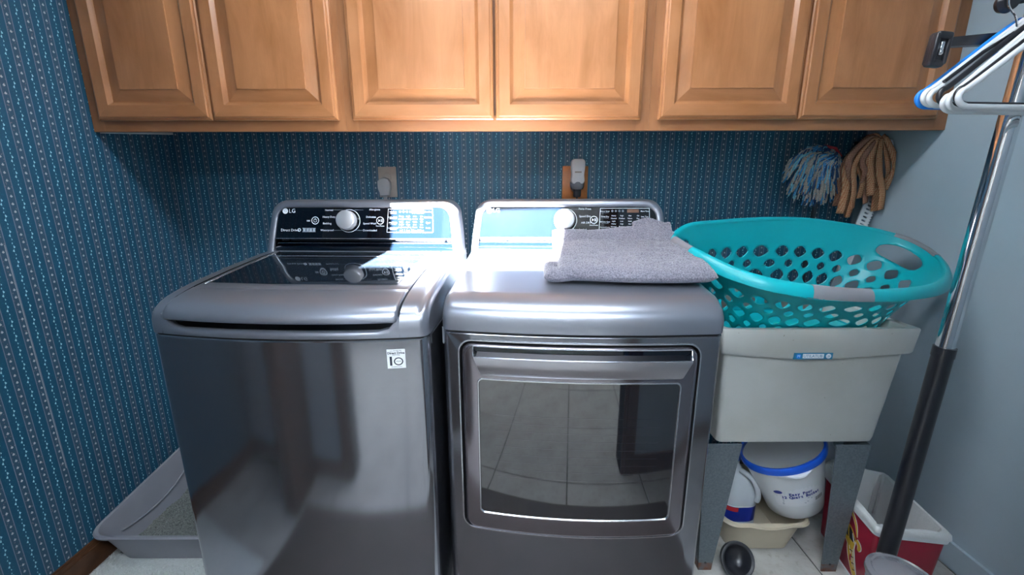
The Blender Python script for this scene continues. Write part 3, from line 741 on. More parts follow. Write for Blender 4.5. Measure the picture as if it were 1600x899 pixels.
# ------------------------------------------------------------------ wall outlets
def outlet(label, x0, x1, z0, z1, mat, th=0.006):
    t = thing('outlet', label, 'outlet', ((x0+x1)/2, 0, (z0+z1)/2), 0)
    w, hh = (x1-x0)/2, (z1-z0)/2
    mb = MB(); mb.rbox((-w, -th, -hh), (w, -0.0005, hh), 0.002); obj('wall_plate', mb, mat, t)
    for s in (-1, 1):
        mb = MB(); mb.lathe([(0.017, 0), (0.017, 0.002), (0.0155, 0.003)], 0, 24, Matrix.Translation((0, -th, s*0.02)) @ Matrix.Rotation(PI/2, 4, 'X')); obj('socket', mb, 'beige', t)
    mb = MB(); mb.lathe([(0.0035, 0), (0.0035, 0.001), (0.002, 0.0018)], 0, 12, Matrix.Translation((0, -th, 0.0)) @ Matrix.Rotation(PI/2, 4, 'X')); obj('screw', mb, 'brown_trim', t)
    return t
outlet('almond electrical outlet plate on the wallpaper above the washer', 0.876, 0.954, 1.238, 1.366, 'beige')
outlet('golden oak outlet plate on the wallpaper above the dryer', 1.672, 1.782, 1.222, 1.367, 'oak', 0.012)
# washer plug with round body and a cord
pl = thing('power_plug', 'grey angled power plug in the almond outlet above the washer', 'plug', (0.906, -0.009, 1.285))
mb = MB(); PR = [(-0.028, 0.018), (-0.018, 0.031), (0.0, 0.036), (0.018, 0.031), (0.027, 0.016), (0.027, -0.004), (0.019, -0.040), (-0.017, -0.042), (-0.028, -0.008)]
loops = []
for y, s in ((0, 0.9), (-0.004, 1.0), (-0.022, 1.0), (-0.028, 0.93), (-0.029, 0.8)): loops.append([(x*s, y, z*s) for x, z in PR])
mb.loft(loops, 0, cap=(True, True)); obj('plug_body', mb, 'plug_grey', pl)
mb = MB()
for k in (-1, 0, 1): mb.tube([(k*0.0055, -0.014, -0.040), (k*0.0055, -0.014, -0.09), (k*0.0055, -0.008, -0.26), (k*0.0055+0.02, -0.012, -0.5)], 0.0032, n=8)
obj('cord', mb, 'plug_grey', pl)
pl = thing('plug_in_freshener', 'white plug-in air freshener on the oak outlet plate above the dryer', 'air freshener', (1.732, -0.0125, 1.342))
mb = MB(); L = []
for y, s in ((0.0, 0.80), (-0.010, 0.92), (-0.026, 1.0), (-0.040, 1.0), (-0.046, 0.94), (-0.048, 0.80)):
    L.append([((p[0])*s*(1 - 0.10*math.exp(-((p[1]+0.012)/0.018)**2)), y, p[1]*s) for p in rrect(-0.030, 0.030, -0.052, 0.052, 0.016, 6, 6)])
mb.loft(L, 0, cap=(True, True)); obj('front_shell', mb, 'white_plastic', pl)
mb = MB(); mb.rbox((-0.014, -0.0492, -0.005), (0.014, -0.046, 0.001), 0.0009); obj('slot', mb, 'beige', pl)
mb = MB(); mb.lathe([(0.024, 0), (0.030, 0.010), (0.031, 0.030), (0.028, 0.042)], 0, 28, Matrix.Translation((0.0, -0.026, -0.073)), ysc=0.72); obj('refill_cup', mb, 'frost', pl)
pl = thing('dryer_plug', 'small dark plug below the white air freshener', 'plug', (1.735, -0.0125, 1.262))
mb = MB(); mb.rbox((-0.016, -0.024, -0.026), (0.016, 0, 0.020), 0.006); obj('plug_body', mb, 'plug_dark' if 'plug_dark' in M else 'rubber', pl)
mb = MB(); mb.tube([(0, -0.012, -0.024), (0.0, -0.012, -0.06), (-0.005, -0.008, -0.25)], 0.004, n=8); obj('cord', mb, 'rubber', pl)

# ------------------------------------------------------------------ utility sink
SX0, SX1, SYF, SYB = 2.075, 2.662, -0.712, -0.13
sk = thing('utility_sink', 'white plastic utility sink on grey legs beside the dryer', 'sink', (0, 0, 0))
mb = MB()
def box_loop(x0, x1, y0, y1, r, z, sag=None):
    P = []
    for (x, y) in rrect(x0, x1, y0, y1, r, 4, 10):
        zz = z
        if sag is not None and y < y0+0.02: zz = z - sag*(1-abs((x-(x0+x1)/2)/((x1-x0)/2))**1.3)
        P.append((x, y, zz))
    return P
b_i = 0.052
L = [box_loop(SX0+0.030, SX1-0.030, SYF+0.030, SYB-0.03, 0.02, 0.66), box_loop(SX0+0.022, SX1-0.022, SYF+0.022, SYB-0.022, 0.018, 0.850), box_loop(SX0+0.020, SX1-0.020, SYF+0.020, SYB-0.02, 0.018, 0.866),
     box_loop(SX0+0.002, SX1-0.002, SYF+0.002, SYB-0.002, 0.006, 0.868), box_loop(SX0, SX1, SYF, SYB, 0.006, 0.864), box_loop(SX0+0.006, SX1-0.006, SYF+0.004, SYB-0.004, 0.006, 0.794, 0.020), box_loop(SX0+0.009, SX1-0.009, SYF+0.007, SYB-0.004, 0.008, 0.788, 0.020), box_loop(SX0+0.016, SX1-0.016, SYF+0.016, SYB-0.004, 0.008, 0.786, 0.020), box_loop(SX0+0.020, SX1-0.022, SYF+0.017, SYB-0.01, 0.012, 0.780, 0.018),
     box_loop(SX0+0.028, SX1-0.060, SYF+0.012, SYB-0.03, 0.014, 0.50), box_loop(SX0+0.030, SX1-0.062, SYF+0.014, SYB-0.03, 0.016, 0.486), box_loop(SX0+0.046, SX1-0.080, SYF+0.028, SYB-0.045, 0.02, 0.481)]
mb.loft(L, 0, cap=(False, True))
mb.loft([L[0], box_loop(SX0+0.06, SX1-0.10, SYF+0.05, SYB-0.06, 0.02, 0.51)], 0, cap=(False, True))
basin = obj('tub_basin', mb, 'tub', sk)
# label on the apron
mb = MB(); lx0, lx1, lz0, lz1 = 2.297, 2.413, 0.7725, 0.7925; ly = SYF+0.0015
mb.box((lx0, ly, lz0), (lx1, ly+0.006, lz1), 0); mb.box((lx0+0.026, ly-0.0006, lz0+0.003), (lx1-0.027, ly, lz1-0.003), 1)
for cx in (lx0+0.013, lx1-0.013):
    mb.lathe([(0.0075, 0), (0.0075, 0.0012)], 1 if cx > 2.35 else 2, 20, Matrix.Translation((cx, ly, (lz0+lz1)/2)) @ Matrix.Rotation(PI/2, 4, 'X'))
add_text(mb, 'UTILATUB', (2.353, ly-0.0012, 0.7827), 0.0125, m=0); add_text(mb, '20', (2.400, ly-0.0018, 0.7825), 0.008, m=0); add_text(mb, 'M', (lx0+0.013, ly-0.0018, 0.7825), 0.011, m=1)
obj('brand_label', mb, ['sink_blue', 'sticker', 'hanger_blue'], basin, label='blue and white rectangular label on the rim', fix=False)
def leg(x_in, x_out, xf_in, xf_out, y, sy):
    mb = MB(); th = 0.004
    zt = 0.484
    # front flange
    mb.poly([(xf_out, y, 0), (xf_in, y, 0), (x_in, y, zt), (x_out, y, zt)]); mb.poly([(xf_out, y+sy*th, 0), (xf_in, y+sy*th, 0), (x_in, y+sy*th, zt), (x_out, y+sy*th, zt)])
    A = [(xf_out, 0), (xf_in, 0), (x_in, zt), (x_out, zt)]
    for a, b in zip(A, A[1:]+A[:1]): mb.poly([(a[0], y, a[1]), (b[0], y, b[1]), (b[0], y+sy*th, b[1]), (a[0], y+sy*th, a[1])])
    # side flange
    s = 1 if x_in > x_out else -1
    mb.poly([(xf_out, y, 0), (xf_out, y+sy*0.04, 0), (x_out, y+sy*0.10, zt), (x_out, y, zt)]); mb.poly([(xf_out+s*th, y, 0), (xf_out+s*th, y+sy*0.04, 0), (x_out+s*th, y+sy*0.10, zt), (x_out+s*th, y, zt)])
    mb.lathe([(0.004, 0), (0.004, 0.001)], 1, 10, Matrix.Translation(((xf_in+xf_out)/2, y, 0.03)) @ Matrix.Rotation(PI/2, 4, 'X'))
    obj('leg', mb, ['leg', 'gap'], sk)
leg(2.180, 2.060, 2.131, 2.087, -0.708, 1); leg(2.474, 2.582, 2.503, 2.553, -0.716, 1)
leg(2.180, 2.085, 2.131, 2.095, -0.16, -1); leg(2.474, 2.570, 2.503, 2.553, -0.16, -1)

# ------------------------------------------------------------------ laundry basket
def px_ray(px, py, y):
    # turns a point read off the photograph plus its depth y into a fixed world position
    d = fw + RT*((px-800)/F_PX) + UP*((449.5-py)/F_PX); tt = (y-CAM.y)/d.y
    return CAM + d*tt
RIM = [(1058,368,-.47),(1082,352,-.40),(1125,347,-.35),(1185,343,-.31),(1250,343,-.29),(1310,350,-.30),(1370,361,-.33),(1425,378,-.40),(1464,404,-.50),(1473,428,-.60),(1456,445,-.68),(1410,453,-.74),(1350,455,-.775),(1280,450,-.79),(1210,439,-.78),(1150,421,-.73),(1100,397,-.66),(1068,380,-.56)]
rim = cat_rom([px_ray(*p) for p in RIM], 40)
NS, NTT = 28*14, 46
rim = resample(rim, NS)
bc = Vector((2.392, -0.47, 0.80)); cen = sum(rim, Vector())/NS
base = []
for p in rim:
    a = math.atan2((p.y-cen.y)/0.25, (p.x-cen.x)/0.40)
    e = 0.62; base.append(bc + Vector((0.242*math.copysign(abs(math.cos(a))**e, math.cos(a)), 0.178*math.copysign(abs(math.sin(a))**e, math.sin(a)), 0)))
base_s = [sum((base[(i+k) % NS] for k in range(-6, 7)), Vector())/13 for i in range(NS)]
def bwall(s, t):
    i = int(s) % NS; j = (i+1) % NS; f = s-int(s)
    b = base_s[i].lerp(base_s[j], f); r = rim[i].lerp(rim[j], f)
    tt = t**0.9; p = b.lerp(r, tt)
    k = 0.020*math.sin(PI*t)   # slight belly
    d = Vector((r.x-cen.x, r.y-cen.y, 0)).normalized()
    return p + d*(-k*0.5) + Vector((0, 0, 0))
ba = thing('laundry_basket', 'teal plastic laundry basket with grey grips resting in the utility sink', 'laundry basket')
perim = sum((rim[i]-rim[i-1]).length for i in range(NS)); 
# handle openings: index of rim point nearest to a photo position
def idx(p): 
    q = px_ray(*p); return min(range(NS), key=lambda i: (rim[i]-q).length)
iF, iL, iR = idx((1310, 453, -.785)), idx((1062, 372, -.5)), idx((1432, 382, -.42))
HANG = [(iF, 22, 0.85, 0.055), (iL, 16, 0.84, 0.065), (iR, 15, 0.83, 0.082)]
def holef(s, t):
    """<0 inside a hole"""
    best = 9.0
    for (c, hw, ct, ht) in HANG:
        d = ((s-c+NS/2) % NS)-NS/2; best = min(best, (abs(d/hw)**2.6 + abs((t-ct)/ht)**2.6) - 1)
    for (ct, off, a, b) in ((0.10, 0, 0.36, 0.070), (0.235, 0.5, 0.24, 0.044), (0.37, 0, 0.36, 0.070), (0.505, 0.5, 0.24, 0.044), (0.64, 0, 0.34, 0.064)):
        x = (s/14.0 + off) % 1.0 - 0.5
        blocked = any(abs(((s-c+NS/2) % NS)-NS/2) < hw+7 and ct > h0-hh-0.075 for c, hw, h0, hh in HANG)
        if blocked: continue
        best = min(best, abs(x/a)**1.45 + abs((t-ct)/b)**1.45 - 1)
    return best
mb = MB(); T = [j/NTT for j in range(NTT+1)]
grid_st = [[[float(i), t] for i in range(NS)] for t in T]
keep = [[holef(i+0.5, (T[j]+T[j+1])/2) > 0 for i in range(NS)] for j in range(NTT)]
for j in range(1, NTT):
    for i in range(NS):
        nb = [keep[j][i], keep[j][i-1], keep[j-1][i], keep[j-1][i-1]]
        if all(nb) or not any(nb): continue
        s, t = grid_st[j][i]; s0, t0 = s, t
        for it in range(4):
            f = holef(s, t); gs = (holef(s+0.05, t)-holef(s-0.05, t))/0.1; gt = (holef(s, t+0.001)-holef(s, t-0.001))/0.002
            # scale so one s-step and one t-step are comparable
            gs2, gt2 = gs, gt/NTT
            g = gs2*gs2+gt2*gt2
            if g < 1e-6: break
            ds, dt = -f*gs2/g, -f*gt2/g/NTT
            s += max(-0.5, min(0.5, ds)); t += max(-0.5/NTT, min(0.5/NTT, dt))
        s = s0+max(-0.7, min(0.7, s-s0)); t = t0+max(-0.7/NTT, min(0.7/NTT, t-t0)); grid_st[j][i] = [s, t]
I = [[mb.vert(bwall(s % NS, t)) for s, t in row] for row in grid_st]
for j in range(NTT):
    for i in range(NS):
        if keep[j][i]: k = (i+1) % NS; mb.face((I[j][i], I[j][k], I[j+1][k], I[j+1][i]), 0, True)
bk = obj('basket_wall', mb, 'teal', ba, fix=False, edge=False)
sm_ = bk.modifiers.new('thickness', 'SOLIDIFY'); sm_.thickness = 0.0022; sm_.offset = 0
mb = MB(); mb.face([mb.vert(p) for p in base_s[::4]]); bf = obj('basket_floor', mb, 'teal', ba); md = bf.modifiers.new('thickness', 'SOLIDIFY'); md.thickness = 0.003
# rolled rim, with grey grips over three stretches
def rim_profile(i, grow=0.0):
    p = rim[i]; d = (rim[(i+3) % NS]-rim[i-3]).normalized(); outw = Vector((p.x-cen.x, p.y-cen.y, 0)).normalized(); outw = (outw - d*outw.dot(d)).normalized(); upv = Vector((0, 0, 1)); upv = (upv - d*upv.dot(d)).normalized()
    C = [(-0.0035, -0.004), (-0.003, 0.001), (0.000, 0.005), (0.006, 0.0075), (0.013, 0.006), (0.020, 0.000), (0.025, -0.009), (0.0275, -0.019), (0.0275, -0.024), (0.0255, -0.024), (0.0245, -0.018), (0.018, -0.004), (0.010, 0.001), (0.003, -0.001)]
    C = [(x + (grow if x > 0.004 else -grow)*0.6, z + (grow if z > -0.015 else 0)) for x, z in C]
    return [p + outw*x*0.92 + upv*z for x, z in C]
mb = MB(); loops = [rim_profile(i) for i in range(0, NS, 2)]; loops.append(loops[0]); mb.loft(loops, 0); obj('rolled_rim', mb, 'teal', ba)
for (c, hw) in ((iF, 15), (iL-12, 10), (iR, 13)):
    mb = MB(); loops = [rim_profile((c+k) % NS, 0.0012) for k in range(-hw, hw+1)]; mb.loft(loops, 0, cap=(True, True)); obj('grip', mb, 'grip', ba)

# ------------------------------------------------------------------ mops on the back wall
def mop_strings():
    t = thing('string_mop', 'string mop with a fluffy blue and cream yarn head on the back wall', 'mop', (2.70, -0.075, 1.33))
    c = Vector((0, 0, 0)); o0 = Vector((0.035, 0.02, 0.075))
    mbs = {'yarn_w': 0, 'yarn_b': 1, 'yarn_shade': 2, 'yarn_t': 3}; mb = MB(); k = 0
    for n in range(360):
        a = random.uniform(-PI*0.08, PI*1.10) if n % 5 else random.uniform(PI*1.05, PI*1.9)
        rad = random.uniform(0.5, 1.0)**0.5
        # end point on a blob, hanging slightly down
        th = random.uniform(0, 2*PI); rr_ = math.sqrt(random.random())
        ex = math.cos(th)*rr_; ez = math.sin(th)*rr_
        dome = math.sqrt(max(0, 1-ex*ex-ez*ez))
        p0 = Vector((0.04+ex*0.045, -0.045*dome, 0.05+ez*0.035))
        p1 = Vector((ex*0.108 + (0.0), -0.012-0.058*dome, ez*0.098+0.018))
        ln = random.uniform(0.035, 0.062)
        out = Vector((ex*0.55-0.18, -0.08-0.12*dome, -0.85 + 0.15*ez)).normalized()
        p2 = p1 + out*ln*0.5; p3 = p1 + out*ln + Vector((random.uniform(-.006, .006), 0, -0.012))
        if (p3.x/0.135)**2 + (p3.z/0.132)**2 > 1.0:
            s = 1/math.sqrt((p3.x/0.135)**2 + (p3.z/0.132)**2); p3 = Vector((p3.x*s, p3.y, p3.z*s)); p2 = (p1+p3)/2 + Vector((0, -0.004, 0))
        pts = cat_rom([p0, (p0+p1)/2 + Vector((0, -0.012*dome, 0.006)), p1, p2, p3], 2, False)
        pts = [q + Vector((random.uniform(-1, 1), random.uniform(-1, 1), random.uniform(-1, 1)))*0.0008 for q in pts]
        pts = [Vector((q.x, min(q.y, 0.055), q.z)) for q in pts]
        mb.tube(pts, [0.0032]*(len(pts)-1)+[0.0024], random.choice([0, 0, 0, 0, 1, 1, 2, 2, 3]), n=5)
    y = obj('yarn', mb, ['yarn_w', 'yarn_b', 'yarn_shade', 'yarn_t'], t); y['kind'] = 'stuff'
    mb = MB(); mb.tube([(0.05, 0.0, 0.06), (0.055, 0.03, -0.2), (0.06, 0.035, -0.60)], 0.009, n=10); obj('handle', mb, 'steel_side', t)
    mb = MB(); mb.tube([(0.020, -0.02, 0.108), (0.062, -0.03, 0.098), (0.086, -0.03, 0.070), (0.080, -0.02, 0.02)], 0.007, n=10); obj('mop_clamp', mb, 'label_red', t)
    mb = MB(); mb.tube([(0.05, 0.0, 0.07), (0.05, 0.070, 0.075)], 0.006, n=8); obj('wall_hook', mb, 'black_plastic', t)
mop_strings()
def mop_strips():
    t = thing('strip_mop', 'mop of orange patterned cloth strips hanging in the right back corner', 'mop', (2.86, -0.12, 1.30))
    org = px_ray(1378, 222, -0.14) - t.location
    ends = [(1306, 322), (1312, 334), (1322, 338), (1332, 326), (1342, 310), (1352, 318), (1330, 300), (1318, 306), (1376, 330), (1390, 328), (1384, 300), (1398, 312), (1392, 296), (1366, 300), (1346, 286), (1324, 340), (1310, 318), (1360, 306)]
    mids = [(1318, 262), (1324, 258), (1330, 262), (1336, 258), (1346, 258), (1354, 262), (1328, 246), (1322, 270), (1368, 270), (1374, 268), (1388, 258), (1396, 262), (1400, 256), (1362, 262), (1348, 250), (1336, 270), (1322, 252), (1358, 250)]
    for k, (e, m) in enumerate(zip(ends, mids)):
        d = -0.13 - 0.045*((k*7) % 11)/11; d2 = d
        p3 = px_ray(e[0], e[1], d2) - t.location; p2 = px_ray(m[0], m[1], d-0.012) - t.location
        if p3.x + t.location.x > RW-0.02: p3.x = RW-0.02-t.location.x
        a = px_ray(lerp(1378, m[0], 0.35), 214 + (k % 5)*2, d) - t.location
        pts = cat_rom([org + Vector((0, 0.01*((k % 3)-1), 0)), a, p2, (p2+p3)/2 + Vector((random.uniform(-.008, .008), -0.008, 0)), p3], 5, False)
        mb = MB(); rows = []
        tw = random.uniform(-0.5, 0.5)
        for q, p in enumerate(pts):
            f = q/(len(pts)-1); w = lerp(0.006, 0.0135, min(1, f*2.2)); d_ = (pts[min(q+1, len(pts)-1)]-pts[max(0, q-1)]).normalized()
            sd = d_.cross(Vector((math.sin(tw*f), -1, 0)).normalized()).normalized(); nn = sd.cross(d_)
            x = [p + sd*w*s + nn*(0.0025*(1-s*s)) for s in (-1, -0.5, 0, 0.5, 1)]
            rows.append([Vector((min(v.x, RW-0.006-t.location.x), v.y, v.z)) for v in x])
        mb.grid(rows, 0); o = obj('cloth_strip', mb, 'strip_b' if k in (0, 6, 7, 14, 16, 5) else 'strip', t, edge=False); mo = o.modifiers.new('thickness', 'SOLIDIFY'); mo.thickness = 0.002
    mb = MB(); mb.lathe([(0.0, -0.02), (0.012, -0.018), (0.017, 0.0), (0.012, 0.018), (0.0, 0.02)], 0, 18, Matrix.Translation(px_ray(1388, 226, -0.13)-t.location), cap=(False, False)); obj('socket_cap', mb, 'white_plastic', t)
    # white slotted handle
    A = px_ray(1366, 300, -0.10)-t.location; B = px_ray(1340, 362, -0.13)-t.location; d = (B-A).normalized(); B = A + d*0.62
    sd = Vector((-d.z, 0, d.x)).normalized()
    if sd.x < 0: sd = -sd
    mb = MB(); nn = Vector((0, -1, 0)); w = 0.021
    L0 = (B-A).length
    # side rails and cross bars make the slots
    def bar(p, q, hw_, th=0.006):
        dd = (q-p).normalized(); ss = dd.cross(nn).normalized()
        c = [p-ss*hw_, q-ss*hw_, q+ss*hw_, p+ss*hw_]; i = len(mb.v)
        for z in (nn*0, nn*th):
            for v in c: mb.v.append(tuple(v+z))
        for f in ((0,1,2,3),(7,6,5,4),(0,4,5,1),(1,5,6,2),(2,6,7,3),(3,7,4,0)): mb.face([i+x for x in f])
    bar(A-sd*w*0.75, A+d*0.17-sd*w*0.8, 0.0075); bar(A+sd*w*0.75, A+d*0.17+sd*w*0.8, 0.0075)
    for k in range(9): bar(A+d*(0.003+k*0.0165)-sd*w, A+d*(0.003+k*0.0165)+sd*w, 0.0042)
    for k in range(14): bar(A+d*(0.006+k*0.011)+sd*w*1.15, A+d*(0.009+k*0.011)+sd*w*1.33, 0.003)
    bar(A+d*0.145, B, w*1.05, 0.008)
    obj('slotted_handle', mb, 'white_plastic', t)
    mb = MB(); mb.tube([org, (org.x, 0.115, org.z+0.01)], 0.006, n=8); obj('wall_hook', mb, 'black_plastic', t)
mop_strips()

# ------------------------------------------------------------------ litter box and rug (left)
lb = thing('litter_box', 'open grey plastic cat litter box between the left wall and washer', 'litter box', (0, 0, 0))
mb = MB()
def lrect(x0, x1, y0, y1, r, z, ins=0):
    P = []
    for (x, y) in rrect(x0+ins, x1-ins, y0+ins, y1-ins, r, 6, 6):
        rise = 0.055*max(0, min(1, (y-y0)/0.45)) if z > 0.1 else 0
        P.append((x, y, z+rise))
    return P
X0, X1, Y0, Y1 = 0.020, 0.500, -0.715, -0.16
L = [lrect(X0, X1, Y0, Y1, 0.05, 0.012, 0.052), lrect(X0, X1, Y0, Y1, 0.06, 0.016, 0.046), lrect(X0, X1, Y0, Y1, 0.065, 0.05, 0.036), lrect(X0, X1, Y0, Y1, 0.06, 0.128, 0.014), lrect(X0, X1, Y0, Y1, 0.06, 0.131, 0.002), lrect(X0, X1, Y0, Y1, 0.06, 0.138, 0.0), lrect(X0, X1, Y0, Y1, 0.06, 0.143, 0.004), lrect(X0, X1, Y0, Y1, 0.055, 0.141, 0.012), lrect(X0, X1, Y0, Y1, 0.055, 0.128, 0.018), lrect(X0, X1, Y0, Y1, 0.05, 0.10, 0.026), lrect(X0, X1, Y0, Y1, 0.05, 0.02, 0.055)]
mb.loft(L, 0, cap=(True, True)); obj('box_shell', mb, 'litter_box', lb)
# moulded rib inside the left wall
def inx(y, z): return X0 + 0.018 + 0.037*max(0, min(1, (0.128+0.055*max(0, min(1, (y-Y0)/0.45)) - z)/(0.108+0.055*max(0, min(1, (y-Y0)/0.45)))))
mb = MB(); mb.tube([(inx(y, z)+0.0005, y, z) for y, z in [(lerp(-0.62, -0.24, q/16), 0.072 + 0.075*abs((q-5)/11)**2.2) for q in range(17)]], 0.0028, n=8); obj('moulded_rib', mb, 'litter_box', lb)
mb = MB(); rows = []
for j in range(130):
    y = lerp(Y0+0.052, Y1-0.052, j/129); row = []
    for i in range(110):
        x = lerp(X0+0.050, X1-0.052, i/109)
        z = 0.030 + 0.075*max(0, (x-0.12)/0.33)*(0.6+0.4*max(0, (y+0.7)/0.5)) + 0.008*noise.noise(Vector((x*14, y*14, 1))) + 0.0035*noise.noise(Vector((x*90, y*90, 4)))+random.uniform(-.0022, .0022)
        row.append((x, y, z))
    rows.append(row)
mb.grid(rows, 0); lit = obj('litter', mb, 'litter', lb); lit['kind'] = 'stuff'
mb = MB(); L = []
for z, ins in ((0.0008, 0.004), (0.004, 0.0), (0.010, 0.002), (0.012, 0.010)): L.append([(x + 0.004*math.sin(y*37), y + 0.004*math.sin(x*31), z) for x, y in rrect(0.030+ins, 0.525-ins, -1.18+ins, -0.640-ins, 0.035, 5, 12)])
mb.loft(L, 0, cap=(True, True)); rug = tag(obj('bath_mat', mb, 'shag'), 'white shaggy bath mat on the floor in front of the litter box', 'mat')
mb = MB()
for n in range(9000):
    x = random.uniform(0.030, 0.525); y = random.uniform(-1.18, -0.642); a = random.uniform(0, 2*PI); r = 0.0016; hgt = random.uniform(0.006, 0.011)
    if y > -0.715+0.02 and 0.07 < x < 0.45: hgt = 0.001
    dx, dy = math.cos(a)*r, math.sin(a)*r; lx, lyy = random.uniform(-.004, .004), random.uniform(-.004, .004)
    mb.poly([(x-dx, y-dy, 0.010), (x+dx, y+dy, 0.010), (x+lx, y+lyy, 0.010+hgt)])
pile = obj('pile', mb, 'shag', rug, fix=False); pile['kind'] = 'stuff'

# ------------------------------------------------------------------ under the sink
db = thing('dish_pan', 'cream plastic dish pan on the floor under the sink', 'dish pan')
mb = MB(); dx0, dx1, dy0, dy1 = 2.188, 2.500, -0.668, -0.33
def dl(ins, r, z): return [(x, y, z) for x, y in rrect(dx0+ins, dx1-ins, dy0+ins, dy1-ins, r, 6, 6)]
def dlip(ins, r, z): return [(x, y, z - (0.012*max(0, 1-((x-2.35)/0.07)**2) if (y < dy0+0.05 and abs(x-2.35) < 0.07) else 0)) for x, y in rrect(dx0+ins, dx1-ins, dy0+ins, dy1-ins, r, 6, 6)]
mb.loft([dl(0.050, 0.04, 0.002), dl(0.042, 0.04, 0.006), dl(0.016, 0.05, 0.126), dlip(0.004, 0.05, 0.128), dlip(0, 0.05, 0.134), dlip(0.003, 0.05, 0.142), dlip(0.010, 0.05, 0.143), dl(0.018, 0.05, 0.134), dl(0.046, 0.04, 0.009)], 0, cap=(True, True))
obj('pan_body', mb, 'cream', db)
bo = thing('bleach_bottle', 'white bleach bottle with blue cap and blue label in the dish pan', 'bottle', (2.298, -0.525, 0.0105))
def bot_loop(s, z, sx=1.0, cx=0.0): return [(cx + p[0]*s*sx, p[1]*s*0.8, z) for p in rrect(-0.062, 0.062, -0.062, 0.062, 0.045, 6, 2)]
mb = MB(); mb.loft([bot_loop(0.85, 0.0), bot_loop(0.97, 0.008), bot_loop(1.0, 0.02), bot_loop(1.0, 0.055), bot_loop(0.985, 0.060), bot_loop(0.985, 0.128), bot_loop(1.0, 0.134), bot_loop(0.99, 0.165), bot_loop(0.88, 0.195, 1, -0.006), bot_loop(0.62, 0.235, 1, -0.018), bot_loop(0.36, 0.268, 1, -0.026), bot_loop(0.28, 0.280, 1, -0.028), bot_loop(0.28, 0.30, 1, -0.028)], 0, cap=(True, True))
obj('bottle_body', mb, 'bottle', bo)
mb = MB(); mb.loft([bot_loop(0.992, 0.062), bot_loop(0.992, 0.127)], 0); lab = obj('label', mb, 'label_blue', bo, label='blue band label')
mb = MB(); mb.loft([bot_loop(0.998, 0.1235), bot_loop(0.998, 0.1275)], 1)
mb.loft([[p for p in bot_loop(0.998, 0.104)[27:34]], [p for p in bot_loop(0.998, 0.122)[27:34]]], 0, closed=False)
obj('label_flash', mb, ['label_red', 'sticker'], lab)
mb = MB(); mb.lathe([(0.020, 0.296), (0.021, 0.298), (0.021, 0.322), (0.019, 0.325)], 0, 24, Matrix.Translation((-0.028, 0, 0))); obj('cap', mb, 'blue_plastic', bo)
mb = MB(); mb.tube(cat_rom([(-0.014, -0.022, 0.262), (0.012, -0.048, 0.250), (0.033, -0.056, 0.215), (0.044, -0.054, 0.175), (0.046, -0.046, 0.150)], 5, False), 0.0095, n=10); obj('handle', mb, 'bottle', bo)

bu = thing('mop_bucket', 'white pour bucket with a blue rim, tilted onto the dish pan', 'bucket')
ca, cb_ = Vector((2.480, -0.575, 0.162)), Vector((2.392, -0.590, 0.392))
ax = (cb_-ca).normalized(); sx_ = Vector((1, 0, 0)); sx_ = (sx_-ax*sx_.dot(ax)).normalized(); sy_ = ax.cross(sx_)
HB = (cb_-ca).length
def bl(rx, ry, tt, spout=0.0, n=56):
    P = []
    for k in range(n):
        a = 2*PI*k/n; q = ca + ax*HB*tt
        f = math.exp(-(((a-1.5*PI+0.1)/0.34)**2))*spout
        P.append(q + sx_*rx*math.cos(a) + sy_*(ry*math.sin(a) - f))
    return P
mb = MB()
mb.loft([bl(0.070, 0.058, -0.02), bl(0.086, 0.074, 0.0), bl(0.094, 0.082, 0.04), bl(0.104, 0.088, 0.30), bl(0.122, 0.094, 0.72), bl(0.1275, 0.0965, 0.84, 0.0), bl(0.129, 0.097, 0.875, 0.016), bl(0.1305, 0.098, 0.905, 0.021), bl(0.1315, 0.0985, 0.922, 0.018), bl(0.132, 0.099, 0.93, 0.0), bl(0.134, 0.100, 1.0), bl(0.131, 0.097, 1.0), bl(0.119, 0.091, 0.72), bl(0.100, 0.084, 0.30), bl(0.086, 0.076, 0.05)], 0, cap=(True, True))
body = obj('bucket_body', mb, 'white_plastic', bu)
mb = MB(); mb.loft([bl(0.132, 0.099, 0.925), bl(0.1385, 0.1055, 0.93), bl(0.141, 0.108, 1.01), bl(0.137, 0.104, 1.04), bl(0.130, 0.096, 1.03), bl(0.129, 0.095, 0.98)], 0); obj('rim_band', mb, 'blue_plastic', bu, label='blue rim band')
mb = MB(); rows = []
for j in range(5):
    tt = lerp(0.30, 0.62, j/4); rx = lerp(0.104, 0.118, (tt-0.3)/0.42)+0.0012; ry = lerp(0.088, 0.0925, (tt-0.3)/0.42)+0.0012
    rows.append([ca + ax*HB*tt + sx_*rx*math.cos(a) + sy_*ry*math.sin(a) for a in [lerp(1.22*PI, 1.72*PI, i/12) for i in range(13)]])
mb.grid(rows, 0); sl = obj('label', mb, 'sticker', body, label='printed paper label')
def lpt(f, tt): 
    a = lerp(1.22*PI, 1.72*PI, f); rx = lerp(0.104, 0.118, (tt-0.3)/0.42)+0.0026; ry = lerp(0.088, 0.0925, (tt-0.3)/0.42)+0.0026
    return ca + ax*HB*tt + sx_*rx*math.cos(a) + sy_*ry*math.sin(a)
mb = MB()
def wrap_text(s, f0, tt, size, m=0, bold=0.0, adv=0.62):
    for k, ch in enumerate(s):
        f = f0 + k*size*adv/0.165
        if ch == ' ' or f > 0.98: continue
        d = (lpt(f+0.03, tt)-lpt(f, tt)).normalized(); add_text(mb, ch, lpt(f, tt), size, d, ax, m, bold=bold)
wrap_text('Easy Pour', 0.30, 0.535, 0.0150, 0, 0.0007, 0.52); wrap_text('12 Quart Bucket', 0.16, 0.480, 0.0150, 0, 0.0007, 0.52)
